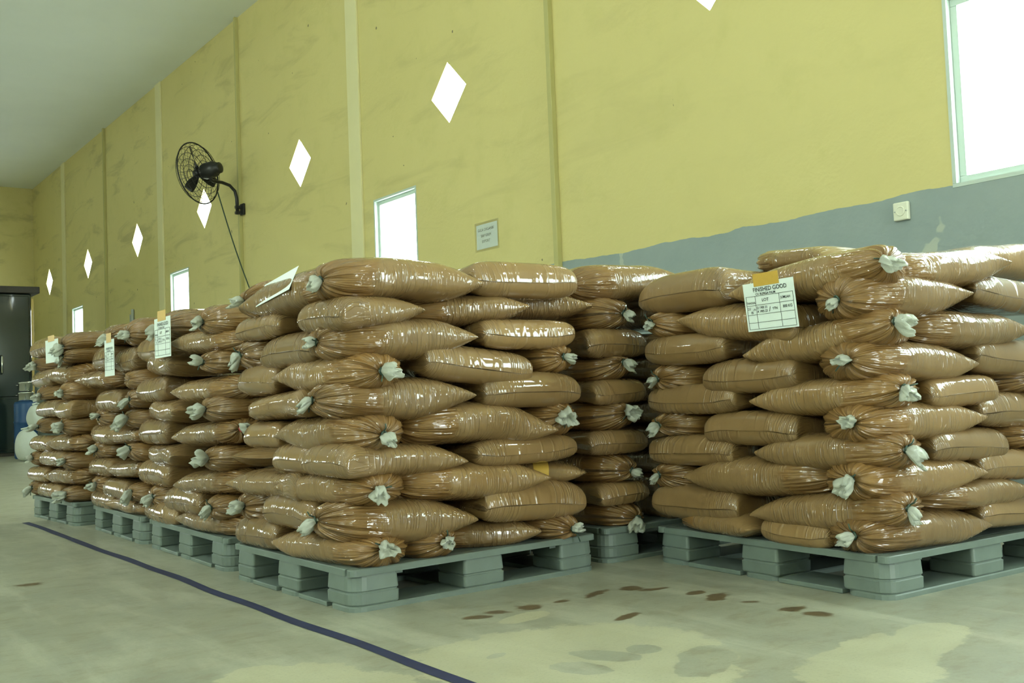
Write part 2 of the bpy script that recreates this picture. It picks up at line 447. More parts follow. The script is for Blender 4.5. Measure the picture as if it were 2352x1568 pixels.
def rect(c, z, a, b): return [(c-a/2, z-b/2), (c+a/2, z-b/2), (c+a/2, z+b/2), (c-a/2, z+b/2)]
MYZ = lambda x: Matrix(((0, 0, 1, x), (1, 0, 0, 0), (0, 1, 0, 0), (0, 0, 0, 1)))
TH = 0.03
dia = [[(c-DIA_A, DIA_Z), (c, DIA_Z-DIA_B), (c+DIA_A, DIA_Z), (c, DIA_Z+DIA_B)] for c in DIA]
curve_sheet('wall_right', [(FRONT_Y, 0), (END_Y, 0), (END_Y, CEIL_Z), (FRONT_Y, CEIL_Z)],
            [rect(*q) for q in WIN_R]+dia, TH, M_WALL, MYZ(WALL_X+TH/2))
curve_sheet('wall_left', [(FRONT_Y, 0), (END_Y, 0), (END_Y, CEIL_Z), (FRONT_Y, CEIL_Z)],
            [rect(*q) for q in WIN_L], TH, M_WALL, MYZ(LEFT_X-TH/2))
MXZ = lambda y: Matrix(((1, 0, 0, 0), (0, 0, -1, y), (0, 1, 0, 0), (0, 0, 0, 1)))
curve_sheet('wall_front', [(LEFT_X, 0), (WALL_X, 0), (WALL_X, CEIL_Z), (LEFT_X, CEIL_Z)],
            [[(DOOR_F[0]-DOOR_F[2]/2, 0.02), (DOOR_F[0]+DOOR_F[2]/2, 0.02), (DOOR_F[0]+DOOR_F[2]/2, DOOR_F[3]), (DOOR_F[0]-DOOR_F[2]/2, DOOR_F[3])]],
            TH, M_WALL, MXZ(FRONT_Y-TH/2))
curve_sheet('wall_back', [(LEFT_X, 0), (WALL_X, 0), (WALL_X, CEIL_Z), (LEFT_X, CEIL_Z)],
            [rect(*UNSEEN_BAND)],
            .1, M_WALL, MXZ(END_Y+.05))
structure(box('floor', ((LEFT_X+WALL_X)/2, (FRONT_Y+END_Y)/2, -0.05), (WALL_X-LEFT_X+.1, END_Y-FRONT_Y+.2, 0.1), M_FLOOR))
structure(box('ceiling', ((LEFT_X+WALL_X)/2, (FRONT_Y+END_Y)/2, CEIL_Z+0.04), (WALL_X-LEFT_X+.1, END_Y-FRONT_Y+.2, 0.08), M_CEIL))

# pilasters and joint strips on the long wall
for i, y in enumerate((21.06, 15.17, 9.05)):
    structure(box('trim_%d' % (i+1), (WALL_X-.011, y, CEIL_Z/2), (.022, .24, CEIL_Z), M_COLUMN, bev=.004))
for i, y in enumerate((18.1, 12.07, 5.90)):
    structure(box('trim_%d' % (i+4), (WALL_X-.022, y, CEIL_Z/2), (.044, .05, CEIL_Z), M_STRIP, bev=.004))

def window(idx, x, c, z, a, b, side):
    root = bpy.data.objects.new('window_%d' % idx, None); COL.objects.link(root); root.location = (x, c, z); structure(root)
    sg = side
    bm = bmesh.new()
    for dy, dz, sy, sz in ((0, b/2-.011, a-.002, .02), (0, -b/2+.011, a-.002, .02), (a/2-.011, 0, .02, b-.045), (-a/2+.011, 0, .02, b-.045)):
        box_bm(bm, (sg*.035, dy, dz), (.075, sy, sz))
    from_bm('window_frame', bm, M_FRAME, root)
    bm = bmesh.new()
    for dy, dz, sy, sz in ((0, b/2-.04, a-.045, .035), (0, -b/2+.04, a-.045, .035), (a/2-.04, 0, .035, b-.12), (-a/2+.04, 0, .035, b-.12)):
        box_bm(bm, (sg*.05, dy, dz), (.03, sy, sz))
    from_bm('window_sash', bm, M_FRAME, root)
    box('window_pane', (sg*.052, 0, 0), (.005, a-.11, b-.11), M_PANE, root)
for i, q in enumerate(WIN_R): window(i+1, WALL_X, *q, 1)
for i, q in enumerate(WIN_L): window(i+6, LEFT_X, *q, -1)

# added fill lamps, out of view
for k, (x, y) in enumerate(FILL_TUBES):
    t = thing('fill_lamp', 'added fluorescent fill lamp hung below the ceiling outside the view', 'lamp', (x, y, CEIL_Z-.5), group='added batten lamps for fill')
    box('lamp_body', (0, 0, .03), (.12, 1.3, .05), M_FRAME, t, bev=.01)
    tube('lamp_tube', [(0, -.6, -.015), (0, .6, -.015)], .014, M_LAMP, t)
    tube('hanging_rod', [(0, -.4, .05), (0, -.4, .49)], .006, M_GREY, t); tube('hanging_rod', [(0, .4, .05), (0, .4, .49)], .006, M_GREY, t)

# ------------------------------------------------------------------ pallets
def rrect(w, d, r, n=4, corners=(1, 1, 1, 1)):
    pts = []
    for (sx, sy, a0), rr in zip(((1, 1, 0), (-1, 1, 90), (-1, -1, 180), (1, -1, 270)), corners):
        R_ = r if rr else .012
        for k in range(n+1):
            q = math.radians(a0+90*k/n)
            pts.append((sx*(w/2-R_)+R_*math.cos(q), sy*(d/2-R_)+R_*math.sin(q)))
    return pts

def loft(levels):
    V = []; F = []; n = len(levels[0][0])
    for pts, z in levels:
        V += [(p[0], p[1], z) for p in pts]
    for i in range(len(levels)-1):
        for k in range(n):
            F.append((i*n+k, i*n+(k+1) % n, (i+1)*n+(k+1) % n, (i+1)*n+k))
    F.append(tuple(range(n))[::-1]); F.append(tuple((len(levels)-1)*n+k for k in range(n)))
    return V, F

STACK = {'C': ((1.590, 3.075), 0.8, 1.09, 1.00), 'R': ((2.900, 1.935), -3.8, 1.10, 1.12), 'D': ((1.603, 4.235), -0.8, 1.09, 1.10),
         'E': ((1.613, 5.435), -0.7, 1.09, 1.00), 'F': ((1.575, 6.655), 3.0, 1.09, .95), 'B': ((2.790, 3.155), -0.5, 1.09, 1.10)}
PAL_LABEL = {'C': 'grey green plastic pallet with rounded corner blocks under the centre stack',
             'R': 'grey green plastic pallet under the large right stack of sugar bags',
             'D': 'grey green plastic pallet directly left of the centre pallet',
             'E': 'narrow looking grey pallet, second from the far left end',
             'F': 'grey pallet at the far left end of the row',
             'B': 'dark shadowed pallet in the gap between centre and right stacks'}
PH = 0.142
def pallet(key):
    (ox, oy), a, w, d = STACK[key]
    t = thing('plastic_pallet', PAL_LABEL[key], 'pallet', (ox, oy, 0), math.radians(a), group='plastic pallets under the bag stacks')
    bw = .185
    us = [bw/2, w/2, w-bw/2]; vs = [bw/2, d/2, d-bw/2]
    for iu, u in enumerate(us):
        for iv, v in enumerate(vs):
            cor = [int(iu == 2 and iv == 2), int(iu == 0 and iv == 2), int(iu == 0 and iv == 0), int(iu == 2 and iv == 0)]
            sz = bw if (iu != 1 and iv != 1) else bw*.98
            L = []
            for z, ins in ((.0185, .004), (.024, .001), (.058, 0), (.0615, .0045), (.065, .0045), (.0685, .001), (.112, .004), (.1185, .006)):
                L.append((rrect(sz-2*ins, sz-2*ins, .055, 5, cor), z))
            V, F = loft(L)
            o = link_mesh('block', V, F, M_PALLET, t); o.location = (u, v, 0)
    # top deck slats with gaps, and a rim
    nsl = 7; pitch = (d-.04)/nsl
    V, F = loft([(rrect(w, .05, .02), .119), (rrect(w, .05, .02), PH-.003), (rrect(w-.006, .044, .02), PH)])
    for q in (0.025, d-.025):
        o = link_mesh('deck_edge', V, F, M_PALLET, t); o.location = (w/2, q, 0)
    V, F = loft([(rrect(.05, d-.1, .006), .119), (rrect(.05, d-.1, .006), PH-.003), (rrect(.044, d-.1, .006), PH)])
    for q in (0.025, w-.025):
        o = link_mesh('deck_edge', V, F, M_PALLET, t); o.location = (q, d/2, 0)
    slat = None
    sw = (d-.1)/8
    for k in range(8):
        if slat is None:
            V, F = loft([(rrect(w-.1, sw-.02, .006), .121), (rrect(w-.1, sw-.02, .006), PH-.002)])
            slat = link_mesh('deck_slat', V, F, M_PALLET, t); o = slat
        else:
            o = slat.copy(); COL.objects.link(o); o.parent = t
        o.location = (w/2, .05+sw*(k+.5), 0)
    for k in range(3):
        o = box('deck_rib', (0, 0, .113), (.03, d-.06, .014), M_PALLET, t); o.location = (.2+(w-.4)*k/2, d/2, 0)
    # bottom skids
    for v in vs:
        V, F = loft([(rrect(w, bw, .055), 0), (rrect(w, bw, .055), .014), (rrect(w-.008, bw-.008, .055), .018)])
        o = link_mesh('bottom_skid', V, F, M_PALLET, t); o.location = (w/2, v, 0)
    for u in us:
        for v0, v1 in ((bw, d/2-bw/2), (d/2+bw/2, d-bw)):
            o = box('bottom_skid', (0, 0, .0085), (bw, v1-v0-.002, .017), M_PALLET, t, bev=.003); o.location = (u, (v0+v1)/2, 0)
    return t
for k in STACK: pallet(k)

# ------------------------------------------------------------------ sugar bags
# stack, row, code, end types, end 0 xyz, end 1 xyz, width, height, mid lift, roll, neck offset across / up, tail shown, order key
BAGS = [
    ('C',1,'EA','tp',1.564,3.821,1.114,2.164,3.829,1.114,0.398,0.165,0.0,0,0.09,0.001,1,571),
    ('C',1,'A','pt',1.733,3.891,1.09,1.743,3.2,1.131,0.38,0.164,0.0,0,0,0,0,735),
    ('C',1,'NC','tp',1.558,3.22,1.127,2.18,3.228,1.113,0.35,0.153,0.013,0,-0.021,0.0,1,901),
    ('C',1,'EN','sp',2.387,3.061,1.145,2.378,3.661,1.145,0.52,0.147,0.0,0,0,0,1,1221),
    ('C',2,'EA','sp',1.565,3.795,1.008,2.165,3.803,1.008,0.414,0.103,0.0,0,0,0,1,579),
    ('C',2,'NC','sp',1.558,3.22,1.004,1.923,3.225,1.017,0.35,0.123,0.0,0,0,0,1,831),
    ('C',2,'N','tp',1.91,3.345,1.022,2.425,3.232,1.037,0.38,0.126,0.0,0,0,0,0,1038),
    ('C',2,'N','tp',2.336,3.451,1.056,2.803,3.267,1.053,0.38,0.113,0.0,0,0,0,0,1202),
    ('C',3,'EA','tp',1.563,3.907,0.904,2.163,3.916,0.904,0.281,0.144,0.0,0,0.043,0.003,1,554),
    ('C',3,'EA','sp',1.568,3.53,0.902,2.168,3.538,0.902,0.475,0.131,0.0,0,0,0,1,647),
    ('C',3,'NC','tp',1.558,3.22,0.914,2.142,3.228,0.924,0.35,0.155,-0.003,0,0.031,0.0,1,894),
    ('C',3,'EN','sp',2.389,3.061,0.938,2.38,3.661,0.938,0.473,0.117,0.0,0,0,0,1,1227),
    ('C',4,'EA','sp',1.564,3.811,0.801,2.164,3.819,0.801,0.382,0.122,0.0,0,0,0,1,578),
    ('C',4,'AC','pt',1.717,3.633,0.801,1.725,3.042,0.806,0.31,0.141,0.0,0,-0.007,-0.004,1,790),
    ('C',4,'EN','sp',2.146,3.058,0.818,2.137,3.658,0.818,0.508,0.141,0.0,-0.1,0,0,1,1111),
    ('C',4,'EN','tp',2.532,3.063,0.845,2.524,3.663,0.845,0.26,0.135,0.0,0,-0.01,0.0,1,1295),
    ('C',5,'A','ts',1.732,4.015,0.676,1.741,3.356,0.709,0.38,0.112,0.0,0,0,0,1,705),
    ('C',5,'NC','tp',1.558,3.22,0.713,2.122,3.228,0.708,0.35,0.151,-0.006,0,0.071,0.0,1,893),
    ('C',5,'EN','sp',2.394,3.061,0.72,2.386,3.661,0.72,0.506,0.139,0.0,-0.03,0,0,1,1234),
    ('C',6,'EA','sp',1.565,3.782,0.586,2.165,3.791,0.586,0.348,0.104,0.0,0,0,0,1,588),
    ('C',6,'AC','pt',1.717,3.643,0.587,1.725,3.042,0.594,0.31,0.138,0.0,0,-0.006,-0.008,1,792),
    ('C',6,'N','tp',1.837,3.224,0.61,2.492,3.233,0.563,0.38,0.159,0.02,0,0,0,0,1066),
    ('C',6,'EN','tp',2.53,3.063,0.604,2.522,3.663,0.604,0.262,0.153,0.0,0,-0.013,0.013,1,1300),
    ('C',7,'A','ps',1.731,4.041,0.484,2.027,4.339,0.466,0.38,0.09,0.0,0,0,0,1,662),
    ('C',7,'EA','sp',1.569,3.497,0.503,2.169,3.505,0.503,0.382,0.116,0.0,0,0,0,1,663),
    ('C',7,'NC','sp',1.558,3.22,0.506,2.08,3.227,0.474,0.35,0.122,0.0,0,0,0,1,886),
    ('C',7,'EN','sp',2.353,3.061,0.495,2.345,3.661,0.495,0.513,0.105,0.0,0,0,0,1,1221),
    ('C',8,'A','ps',1.73,4.092,0.389,1.74,3.432,0.4,0.38,0.117,0.0,0,0,0,1,690),
    ('C',8,'AC','pt',1.717,3.64,0.391,1.725,3.042,0.406,0.31,0.123,0.0,0,-0.032,-0.004,1,797),
    ('C',8,'N','tp',1.811,3.223,0.406,2.439,3.232,0.385,0.38,0.147,0.0,0,0,0,0,1051),
    ('C',8,'N','tp',2.313,3.43,0.411,2.713,3.196,0.386,0.38,0.099,0.0,0,0,0,0,1207),
    ('C',9,'EA','tp',1.563,3.925,0.304,2.163,3.934,0.304,0.324,0.153,0.0,0,0.041,-0.005,1,559),
    ('C',9,'EA','sp',1.568,3.567,0.303,2.168,3.575,0.303,0.441,0.139,0.0,0,0,0,1,648),
    ('C',9,'NC','tp',1.558,3.22,0.297,2.114,3.228,0.264,0.35,0.16,-0.006,0,0.071,0.0,1,900),
    ('C',9,'EN','sp',2.379,3.061,0.298,2.371,3.661,0.298,0.516,0.156,0.0,-0.05,0,0,1,1238),
    ('C',10,'EA','sp',1.564,3.858,0.203,2.164,3.866,0.203,0.387,0.128,0.0,0,0,0,1,576),
    ('C',10,'AC','pt',1.716,3.685,0.186,1.725,3.042,0.186,0.31,0.117,0.0,0,-0.019,0.016,1,794),
    ('C',10,'EN','tp',1.936,3.055,0.196,1.928,3.655,0.196,0.264,0.135,0.0,0,-0.034,0.003,1,1015),
    ('C',10,'N','tp',1.992,3.366,0.184,2.46,3.232,0.184,0.38,0.112,0.0,0,0,0,0,1082),
    ('C',10,'EN','tp',2.512,3.063,0.191,2.504,3.663,0.191,0.26,0.122,0.0,0,-0.042,-0.018,1,1302),
    ('C',2,'X','pp',1.867,3.624,1.0,2.487,3.633,1.0,0.36,0.116,0.0,0,0,0,0,940),
    ('C',3,'X','pp',1.867,3.624,0.9,2.487,3.633,0.9,0.36,0.116,0.0,0,0,0,0,941),
    ('C',6,'X','pp',1.867,3.624,0.6,2.487,3.633,0.6,0.36,0.116,0.0,0,0,0,0,947),
    ('C',7,'X','pp',1.867,3.624,0.5,2.487,3.633,0.5,0.36,0.116,0.0,0,0,0,0,949),
    ('C',8,'X','pp',1.867,3.624,0.4,2.487,3.633,0.4,0.36,0.116,0.0,0,0,0,0,951),
    ('C',10,'X','pp',1.867,3.624,0.2,2.487,3.633,0.2,0.36,0.116,0.0,0,0,0,0,955),
    ('R',0,'A','tp',3.413,2.767,1.208,3.381,2.287,1.172,0.38,0.101,0.0,0,0,0,1,1867),
    ('R',1,'AC','pt',3.079,2.572,1.043,3.034,1.895,1.094,0.31,0.149,0.0,0,-0.09,-0.003,1,1891),
    ('R',1,'N','tp',3.04,2.075,1.069,3.67,2.033,1.107,0.38,0.143,-0.005,0,0,0,0,2105),
    ('R',1,'N','ps',3.961,2.355,1.172,4.461,2.281,1.19,0.38,0.165,0.0,0,0,0,1,2232),
    ('R',2,'EA','sp',2.947,2.849,1.091,3.546,2.81,1.091,0.52,0.165,0.0,0,0,0,1,1553),
    ('R',2,'NC','tp',2.881,2.086,0.99,3.436,2.049,0.991,0.35,0.165,0.0,0,-0.019,-0.01,1,2028),
    ('R',2,'EN','sp',3.701,1.861,0.999,3.741,2.459,0.999,0.52,0.123,0.0,-0.08,0,0,1,2343),
    ('R',3,'EA','tp',2.955,2.976,0.965,3.554,2.937,0.965,0.26,0.118,0.0,0,0.053,0.015,1,1507),
    ('R',3,'A','ps',3.118,2.855,0.969,3.076,2.229,0.909,0.38,0.15,0.0,0,0,0,1,1754),
    ('R',3,'AC','pt',3.075,2.513,0.808,3.034,1.895,0.891,0.31,0.137,0.0,0,-0.056,0.006,1,1914),
    ('R',3,'N','tp',3.153,2.068,0.878,3.769,2.027,0.864,0.38,0.145,0.0,0,0,0,0,2155),
    ('R',4,'EA','sp',2.947,2.848,0.86,3.546,2.808,0.86,0.494,0.129,0.0,0,0,0,1,1560),
    ('R',4,'NC','tp',2.881,2.086,0.779,3.457,2.047,0.746,0.35,0.148,0.0,0,-0.047,-0.002,1,2041),
    ('R',4,'EN','sp',3.681,1.862,0.773,3.72,2.461,0.773,0.52,0.139,0.0,-0.06,0,0,1,2345),
    ('R',5,'EA','tp',2.954,2.957,0.745,3.553,2.917,0.745,0.343,0.136,0.0,0,0.045,0.001,1,1520),
    ('R',5,'EA','sp',2.924,2.506,0.741,3.523,2.466,0.741,0.496,0.134,0.0,0,0,0,1,1708),
    ('R',5,'AC','pt',3.074,2.492,0.641,3.034,1.895,0.673,0.31,0.133,0.0,0,-0.027,0.005,1,1927),
    ('R',5,'EN','sp',3.362,1.883,0.658,3.402,2.482,0.658,0.413,0.11,0.0,0,0,0,1,2228),
    ('R',5,'EN','tp',3.783,1.855,0.695,3.823,2.454,0.695,0.398,0.134,0.0,0,0,0,1,2385),
    ('R',6,'EA','sp',2.946,2.828,0.661,3.544,2.788,0.661,0.52,0.125,0.0,0,0,0,1,1573),
    ('R',6,'NC','tp',2.881,2.086,0.566,3.476,2.046,0.56,0.35,0.145,0.0,0,-0.052,0.002,1,2052),
    ('R',6,'EN','sp',3.692,1.861,0.58,3.732,2.46,0.58,0.52,0.129,0.0,-0.05,0,0,1,2357),
    ('R',7,'EA','tp',2.953,2.946,0.561,3.552,2.906,0.561,0.341,0.112,0.0,0,0.058,-0.004,1,1529),
    ('R',7,'EA','sp',2.925,2.511,0.547,3.523,2.471,0.547,0.491,0.13,0.0,0,0,0,1,1712),
    ('R',7,'AC','pt',3.073,2.487,0.456,3.034,1.895,0.476,0.31,0.136,0.0,0,-0.036,0.002,1,1935),
    ('R',7,'EN','sp',3.379,1.882,0.472,3.419,2.481,0.472,0.439,0.119,0.0,-0.03,0,0,1,2243),
    ('R',7,'EN','tp',3.788,1.855,0.486,3.828,2.454,0.486,0.397,0.116,0.0,0,0,0,1,2395),
    ('R',8,'EA','sp',2.947,2.842,0.457,3.545,2.803,0.457,0.52,0.121,0.0,0,0,0,1,1573),
    ('R',8,'NC','tp',2.881,2.086,0.376,3.456,2.047,0.372,0.35,0.144,0.0,0,-0.039,0.007,1,2055),
    ('R',8,'EN','sp',3.67,1.863,0.383,3.71,2.462,0.383,0.52,0.114,0.0,-0.05,0,0,1,2357),
    ('R',9,'EA','tp',2.955,2.968,0.346,3.554,2.929,0.346,0.322,0.128,0.0,0,0.05,0.009,1,1527),
    ('R',9,'A','pt',3.118,2.857,0.355,3.072,2.161,0.385,0.38,0.155,-0.004,0,0,0,1,1787),
    ('R',9,'AC','pt',3.075,2.517,0.234,3.034,1.895,0.284,0.31,0.135,0.0,0,-0.041,0.006,1,1934),
    ('R',9,'N','tp',3.146,2.068,0.306,3.718,2.03,0.288,0.38,0.12,0.0,0,0,0,0,2165),
    ('R',10,'EA','sp',2.946,2.832,0.251,3.545,2.792,0.251,0.52,0.143,0.0,0,0,0,1,1583),
    ('R',10,'NC','tp',2.881,2.086,0.195,3.468,2.047,0.195,0.35,0.134,0.0,0,-0.037,0.005,1,2065),
    ('R',10,'EN','sp',3.652,1.864,0.22,3.692,2.463,0.22,0.52,0.117,0.0,-0.05,0,0,1,2357),
    ('R',11,'A','tp',3.126,2.977,0.178,3.092,2.462,0.178,0.38,0.099,0.0,0,0,0,1,1700),
    ('R',11,'EA','sp',2.912,2.322,0.185,3.511,2.282,0.185,0.328,0.098,0.0,0,0,0,1,1815),
    ('B',1,'N','tp',2.738,3.311,1.151,3.321,3.305,1.18,0.38,0.164,0.0,0,0,0,0,1408),
    ('B',2,'EN','tp',2.884,3.139,1.03,2.89,3.739,1.03,0.316,0.153,0.0,0,-0.055,-0.002,1,1414),
    ('B',3,'EN','sp',2.902,3.139,0.904,2.907,3.739,0.904,0.354,0.125,0.0,0,0,0,1,1424),
    ('B',4,'EN','tp',2.89,3.139,0.796,2.895,3.739,0.796,0.304,0.112,0.0,0,-0.037,0.027,1,1422),
    ('B',5,'EN','sp',2.909,3.139,0.701,2.914,3.739,0.701,0.305,0.108,0.0,0,0,0,1,1432),
    ('B',6,'EN','tp',2.888,3.139,0.6,2.893,3.739,0.6,0.31,0.136,0.0,0,-0.058,0.012,1,1426),
    ('B',7,'EN','sp',2.887,3.139,0.492,2.892,3.739,0.492,0.339,0.104,0.0,0,0,0,1,1428),
    ('B',8,'EN','tp',2.894,3.139,0.383,2.899,3.739,0.383,0.286,0.132,0.0,0,-0.05,-0.014,1,1434),
    ('B',9,'EN','sp',2.908,3.139,0.277,2.913,3.739,0.277,0.291,0.096,0.0,0,0,0,1,1442),
    ('B',10,'EN','tp',2.917,3.139,0.189,2.922,3.739,0.189,0.272,0.116,0.0,0,-0.052,-0.021,1,1448),
    ('B',1,'X','sp',3.34,3.155,1.12,3.345,3.735,1.12,0.36,0.116,0.0,0,0,0,0,1477),
    ('B',2,'X','sp',3.34,3.155,1.03,3.345,3.735,1.03,0.36,0.116,0.0,0,0,0,0,1479),
    ('B',3,'X','sp',3.34,3.155,0.9,3.345,3.735,0.9,0.36,0.116,0.0,0,0,0,0,1482),
    ('B',4,'X','sp',3.34,3.155,0.8,3.345,3.735,0.8,0.36,0.116,0.0,0,0,0,0,1484),
    ('B',5,'X','sp',3.34,3.155,0.7,3.345,3.735,0.7,0.36,0.116,0.0,0,0,0,0,1487),
    ('B',6,'X','sp',3.34,3.155,0.6,3.345,3.735,0.6,0.36,0.116,0.0,0,0,0,0,1489),
    ('B',7,'X','sp',3.34,3.155,0.49,3.345,3.735,0.49,0.36,0.116,0.0,0,0,0,0,1491),
    ('B',8,'X','sp',3.34,3.155,0.38,3.345,3.735,0.38,0.36,0.116,0.0,0,0,0,0,1494),
    ('B',9,'X','sp',3.34,3.155,0.28,3.345,3.735,0.28,0.36,0.116,0.0,0,0,0,0,1496),
    ('B',10,'X','sp',3.34,3.155,0.19,3.345,3.735,0.19,0.36,0.116,0.0,0,0,0,0,1498),
    ('D',1,'EA','tp',1.601,5.028,1.108,2.201,5.019,1.108,0.52,0.155,0.0,0,0.09,-0.004,1,368),
    ('D',1,'NC','tp',1.577,4.39,1.083,2.142,4.382,1.073,0.35,0.151,0.0,0,0.03,-0.007,1,603),
    ('D',2,'EA','sp',1.604,5.235,1.009,2.204,5.226,1.009,0.512,0.141,0.0,0,0,0,1,340),
    ('D',2,'AC','pt',1.749,4.887,1.009,1.74,4.208,0.984,0.31,0.111,0.0,0,0,0,0,518),
    ('D',3,'A','tp',1.777,5.459,0.933,1.768,4.8,0.903,0.38,0.122,0.0,0,0,0,1,433),
    ('D',3,'NC','tp',1.577,4.39,0.903,2.142,4.382,0.888,0.35,0.109,0.0,0,0.03,-0.004,1,606),
    ('D',4,'EA','sp',1.605,5.27,0.802,2.205,5.262,0.802,0.488,0.137,0.0,0,0,0,1,337),
    ('D',4,'AC','pt',1.749,4.888,0.772,1.74,4.208,0.785,0.31,0.119,0.0,0,0,0,0,520),
    ('D',5,'A','tp',1.777,5.452,0.695,1.768,4.792,0.682,0.38,0.123,0.0,0,0,0,1,437),
    ('D',5,'NC','tp',1.577,4.39,0.692,2.142,4.382,0.693,0.35,0.133,0.0,0,0.03,0.001,1,608),
    ('D',6,'EA','sp',1.604,5.249,0.588,2.204,5.241,0.588,0.498,0.136,0.0,0,0,0,1,342),
    ('D',6,'AC','pt',1.749,4.887,0.564,1.74,4.208,0.595,0.31,0.115,0.0,0,-0.059,0.008,1,523),
    ('D',7,'A','tp',1.777,5.468,0.469,1.768,4.808,0.47,0.38,0.118,0.0,0,0,0,0,437),
    ('D',7,'NC','tp',1.577,4.39,0.473,2.142,4.382,0.48,0.35,0.121,0.0,0,0.008,0.004,1,611),
    ('D',8,'EA','sp',1.604,5.251,0.379,2.204,5.242,0.379,0.52,0.14,0.0,0,0,0,1,344),
    ('D',8,'AC','pt',1.749,4.887,0.339,1.74,4.208,0.38,0.31,0.115,0.0,0,0,0,0,526),
    ('D',9,'EA','tp',1.605,5.277,0.257,2.205,5.269,0.257,0.427,0.141,0.0,0,-0.021,0.004,1,342),
    ('D',9,'EA','sp',1.598,4.826,0.268,2.198,4.818,0.268,0.52,0.131,0.0,0,0,0,1,407),
    ('D',9,'NC','tp',1.577,4.39,0.257,2.142,4.382,0.287,0.35,0.121,0.0,0,-0.028,0.008,1,614),
    ('D',10,'EA','sp',1.603,5.164,0.185,2.203,5.156,0.185,0.52,0.114,0.0,0,0,0,1,358),
    ('D',10,'AC','pt',1.749,4.876,0.179,1.74,4.208,0.182,0.31,0.102,0.0,0,0,0,0,529),
    ('E',1,'EA','tp',1.608,6.099,1.137,2.208,6.091,1.137,0.52,0.132,0.0,0,-0.09,-0.022,1,234),
    ('E',1,'NC','tp',1.587,5.59,1.114,2.152,5.583,1.117,0.35,0.158,0.0,0,-0.03,-0.008,1,406),
    ('E',2,'EA','sp',1.609,6.181,1.006,2.209,6.173,1.006,0.443,0.145,0.0,0,0,0,1,226),
    ('E',2,'EA','sp',1.604,5.714,0.973,2.204,5.707,0.973,0.438,0.141,0.0,0,0,0,1,278),
    ('E',3,'A','pt',1.785,6.673,0.891,1.777,6.013,0.883,0.38,0.123,0.0,0,0,0,1,279),
    ('E',3,'NC','tp',1.587,5.59,0.861,2.152,5.583,0.862,0.35,0.117,0.0,0,0.0,0.0,0,409),
    ('E',4,'EA','sp',1.608,6.092,0.756,2.208,6.084,0.756,0.52,0.132,0.0,0,0,0,1,237),
    ('E',4,'NC','tp',1.587,5.59,0.759,2.152,5.583,0.761,0.35,0.117,0.0,0,-0.03,-0.001,1,410),
    ('E',5,'EA','tp',1.61,6.263,0.662,2.21,6.255,0.662,0.412,0.129,0.0,0,-0.009,0.009,1,221),
    ('E',5,'NC','tp',1.587,5.59,0.651,2.152,5.583,0.655,0.35,0.116,0.0,0,0.03,0.006,1,411),
    ('E',6,'EA','sp',1.61,6.215,0.566,2.21,6.208,0.566,0.52,0.117,0.0,0,0,0,1,226),
    ('E',6,'AC','pt',1.758,6.088,0.551,1.75,5.408,0.565,0.31,0.095,0.0,0,0,0,0,341),
    ('E',7,'EA','tp',1.611,6.316,0.473,2.211,6.309,0.473,0.437,0.124,0.0,0,0.011,0.002,1,217),
    ('E',7,'NC','tp',1.587,5.59,0.468,2.152,5.583,0.476,0.35,0.111,0.0,0,-0.03,0.03,1,412),
    ('E',8,'EA','sp',1.611,6.286,0.372,2.211,6.279,0.372,0.512,0.107,0.0,0,0,0,1,220),
    ('E',8,'AC','pt',1.758,6.076,0.359,1.75,5.408,0.393,0.31,0.1,0.0,0,0,0,0,344),
    ('E',9,'EA','tp',1.611,6.351,0.267,2.211,6.343,0.267,0.44,0.119,0.0,0,0.011,0.002,1,215),
    ('E',9,'EA','sp',1.607,5.976,0.261,2.207,5.969,0.261,0.52,0.113,0.0,0,0,0,1,254),
    ('E',9,'NC','tp',1.587,5.59,0.256,2.152,5.583,0.276,0.35,0.111,0.0,0,-0.03,0.013,1,414),
    ('E',10,'EA','sp',1.61,6.243,0.184,2.21,6.236,0.184,0.52,0.112,0.0,0,0,0,1,226),
    ('E',10,'AC','pt',1.758,6.088,0.173,1.75,5.408,0.176,0.31,0.09,0.0,0,0,0,0,345),
    ('F',1,'EA','sp',1.524,7.335,1.138,2.123,7.366,1.138,0.52,0.134,0.0,0,0,0,1,87),
    ('F',1,'NC','tp',1.536,6.809,1.14,2.1,6.839,1.157,0.35,0.126,0.0,0,-0.03,-0.03,1,241),
    ('F',2,'EA','tp',1.519,7.419,1.029,2.118,7.45,1.029,0.52,0.11,0.0,0,0.066,-0.002,1,80),
    ('F',2,'NC','tp',1.536,6.809,1.054,2.1,6.839,1.058,0.35,0.108,0.0,0,-0.03,-0.005,1,242),
    ('F',3,'EA','sp',1.523,7.337,0.932,2.123,7.369,0.932,0.45,0.122,0.0,0,0,0,1,88),
    ('F',3,'AC','pt',1.68,7.208,0.942,1.71,6.638,0.935,0.31,0.136,0.0,0,0,0,0,187),
    ('F',4,'EA','tp',1.526,7.285,0.844,2.125,7.317,0.844,0.52,0.121,0.0,0,0.09,-0.03,1,93),
    ('F',4,'NC','tp',1.536,6.809,0.829,2.1,6.839,0.845,0.35,0.138,0.0,0,0.01,-0.007,1,243),
    ('F',5,'EA','sp',1.529,7.231,0.727,2.128,7.263,0.727,0.52,0.114,0.0,0,0,0,1,99),
    ('F',5,'NC','sp',1.536,6.809,0.718,2.1,6.839,0.72,0.35,0.12,0.0,0,0,0,1,244),
    ('F',6,'EA','tp',1.524,7.321,0.619,2.123,7.352,0.619,0.52,0.121,0.0,0,0.09,-0.01,1,91),
    ('F',6,'NC','tp',1.536,6.809,0.613,2.1,6.839,0.628,0.35,0.138,0.0,0,0.003,0.007,1,245),
    ('F',7,'EA','sp',1.521,7.383,0.497,2.12,7.414,0.497,0.495,0.109,0.0,0,0,0,1,86),
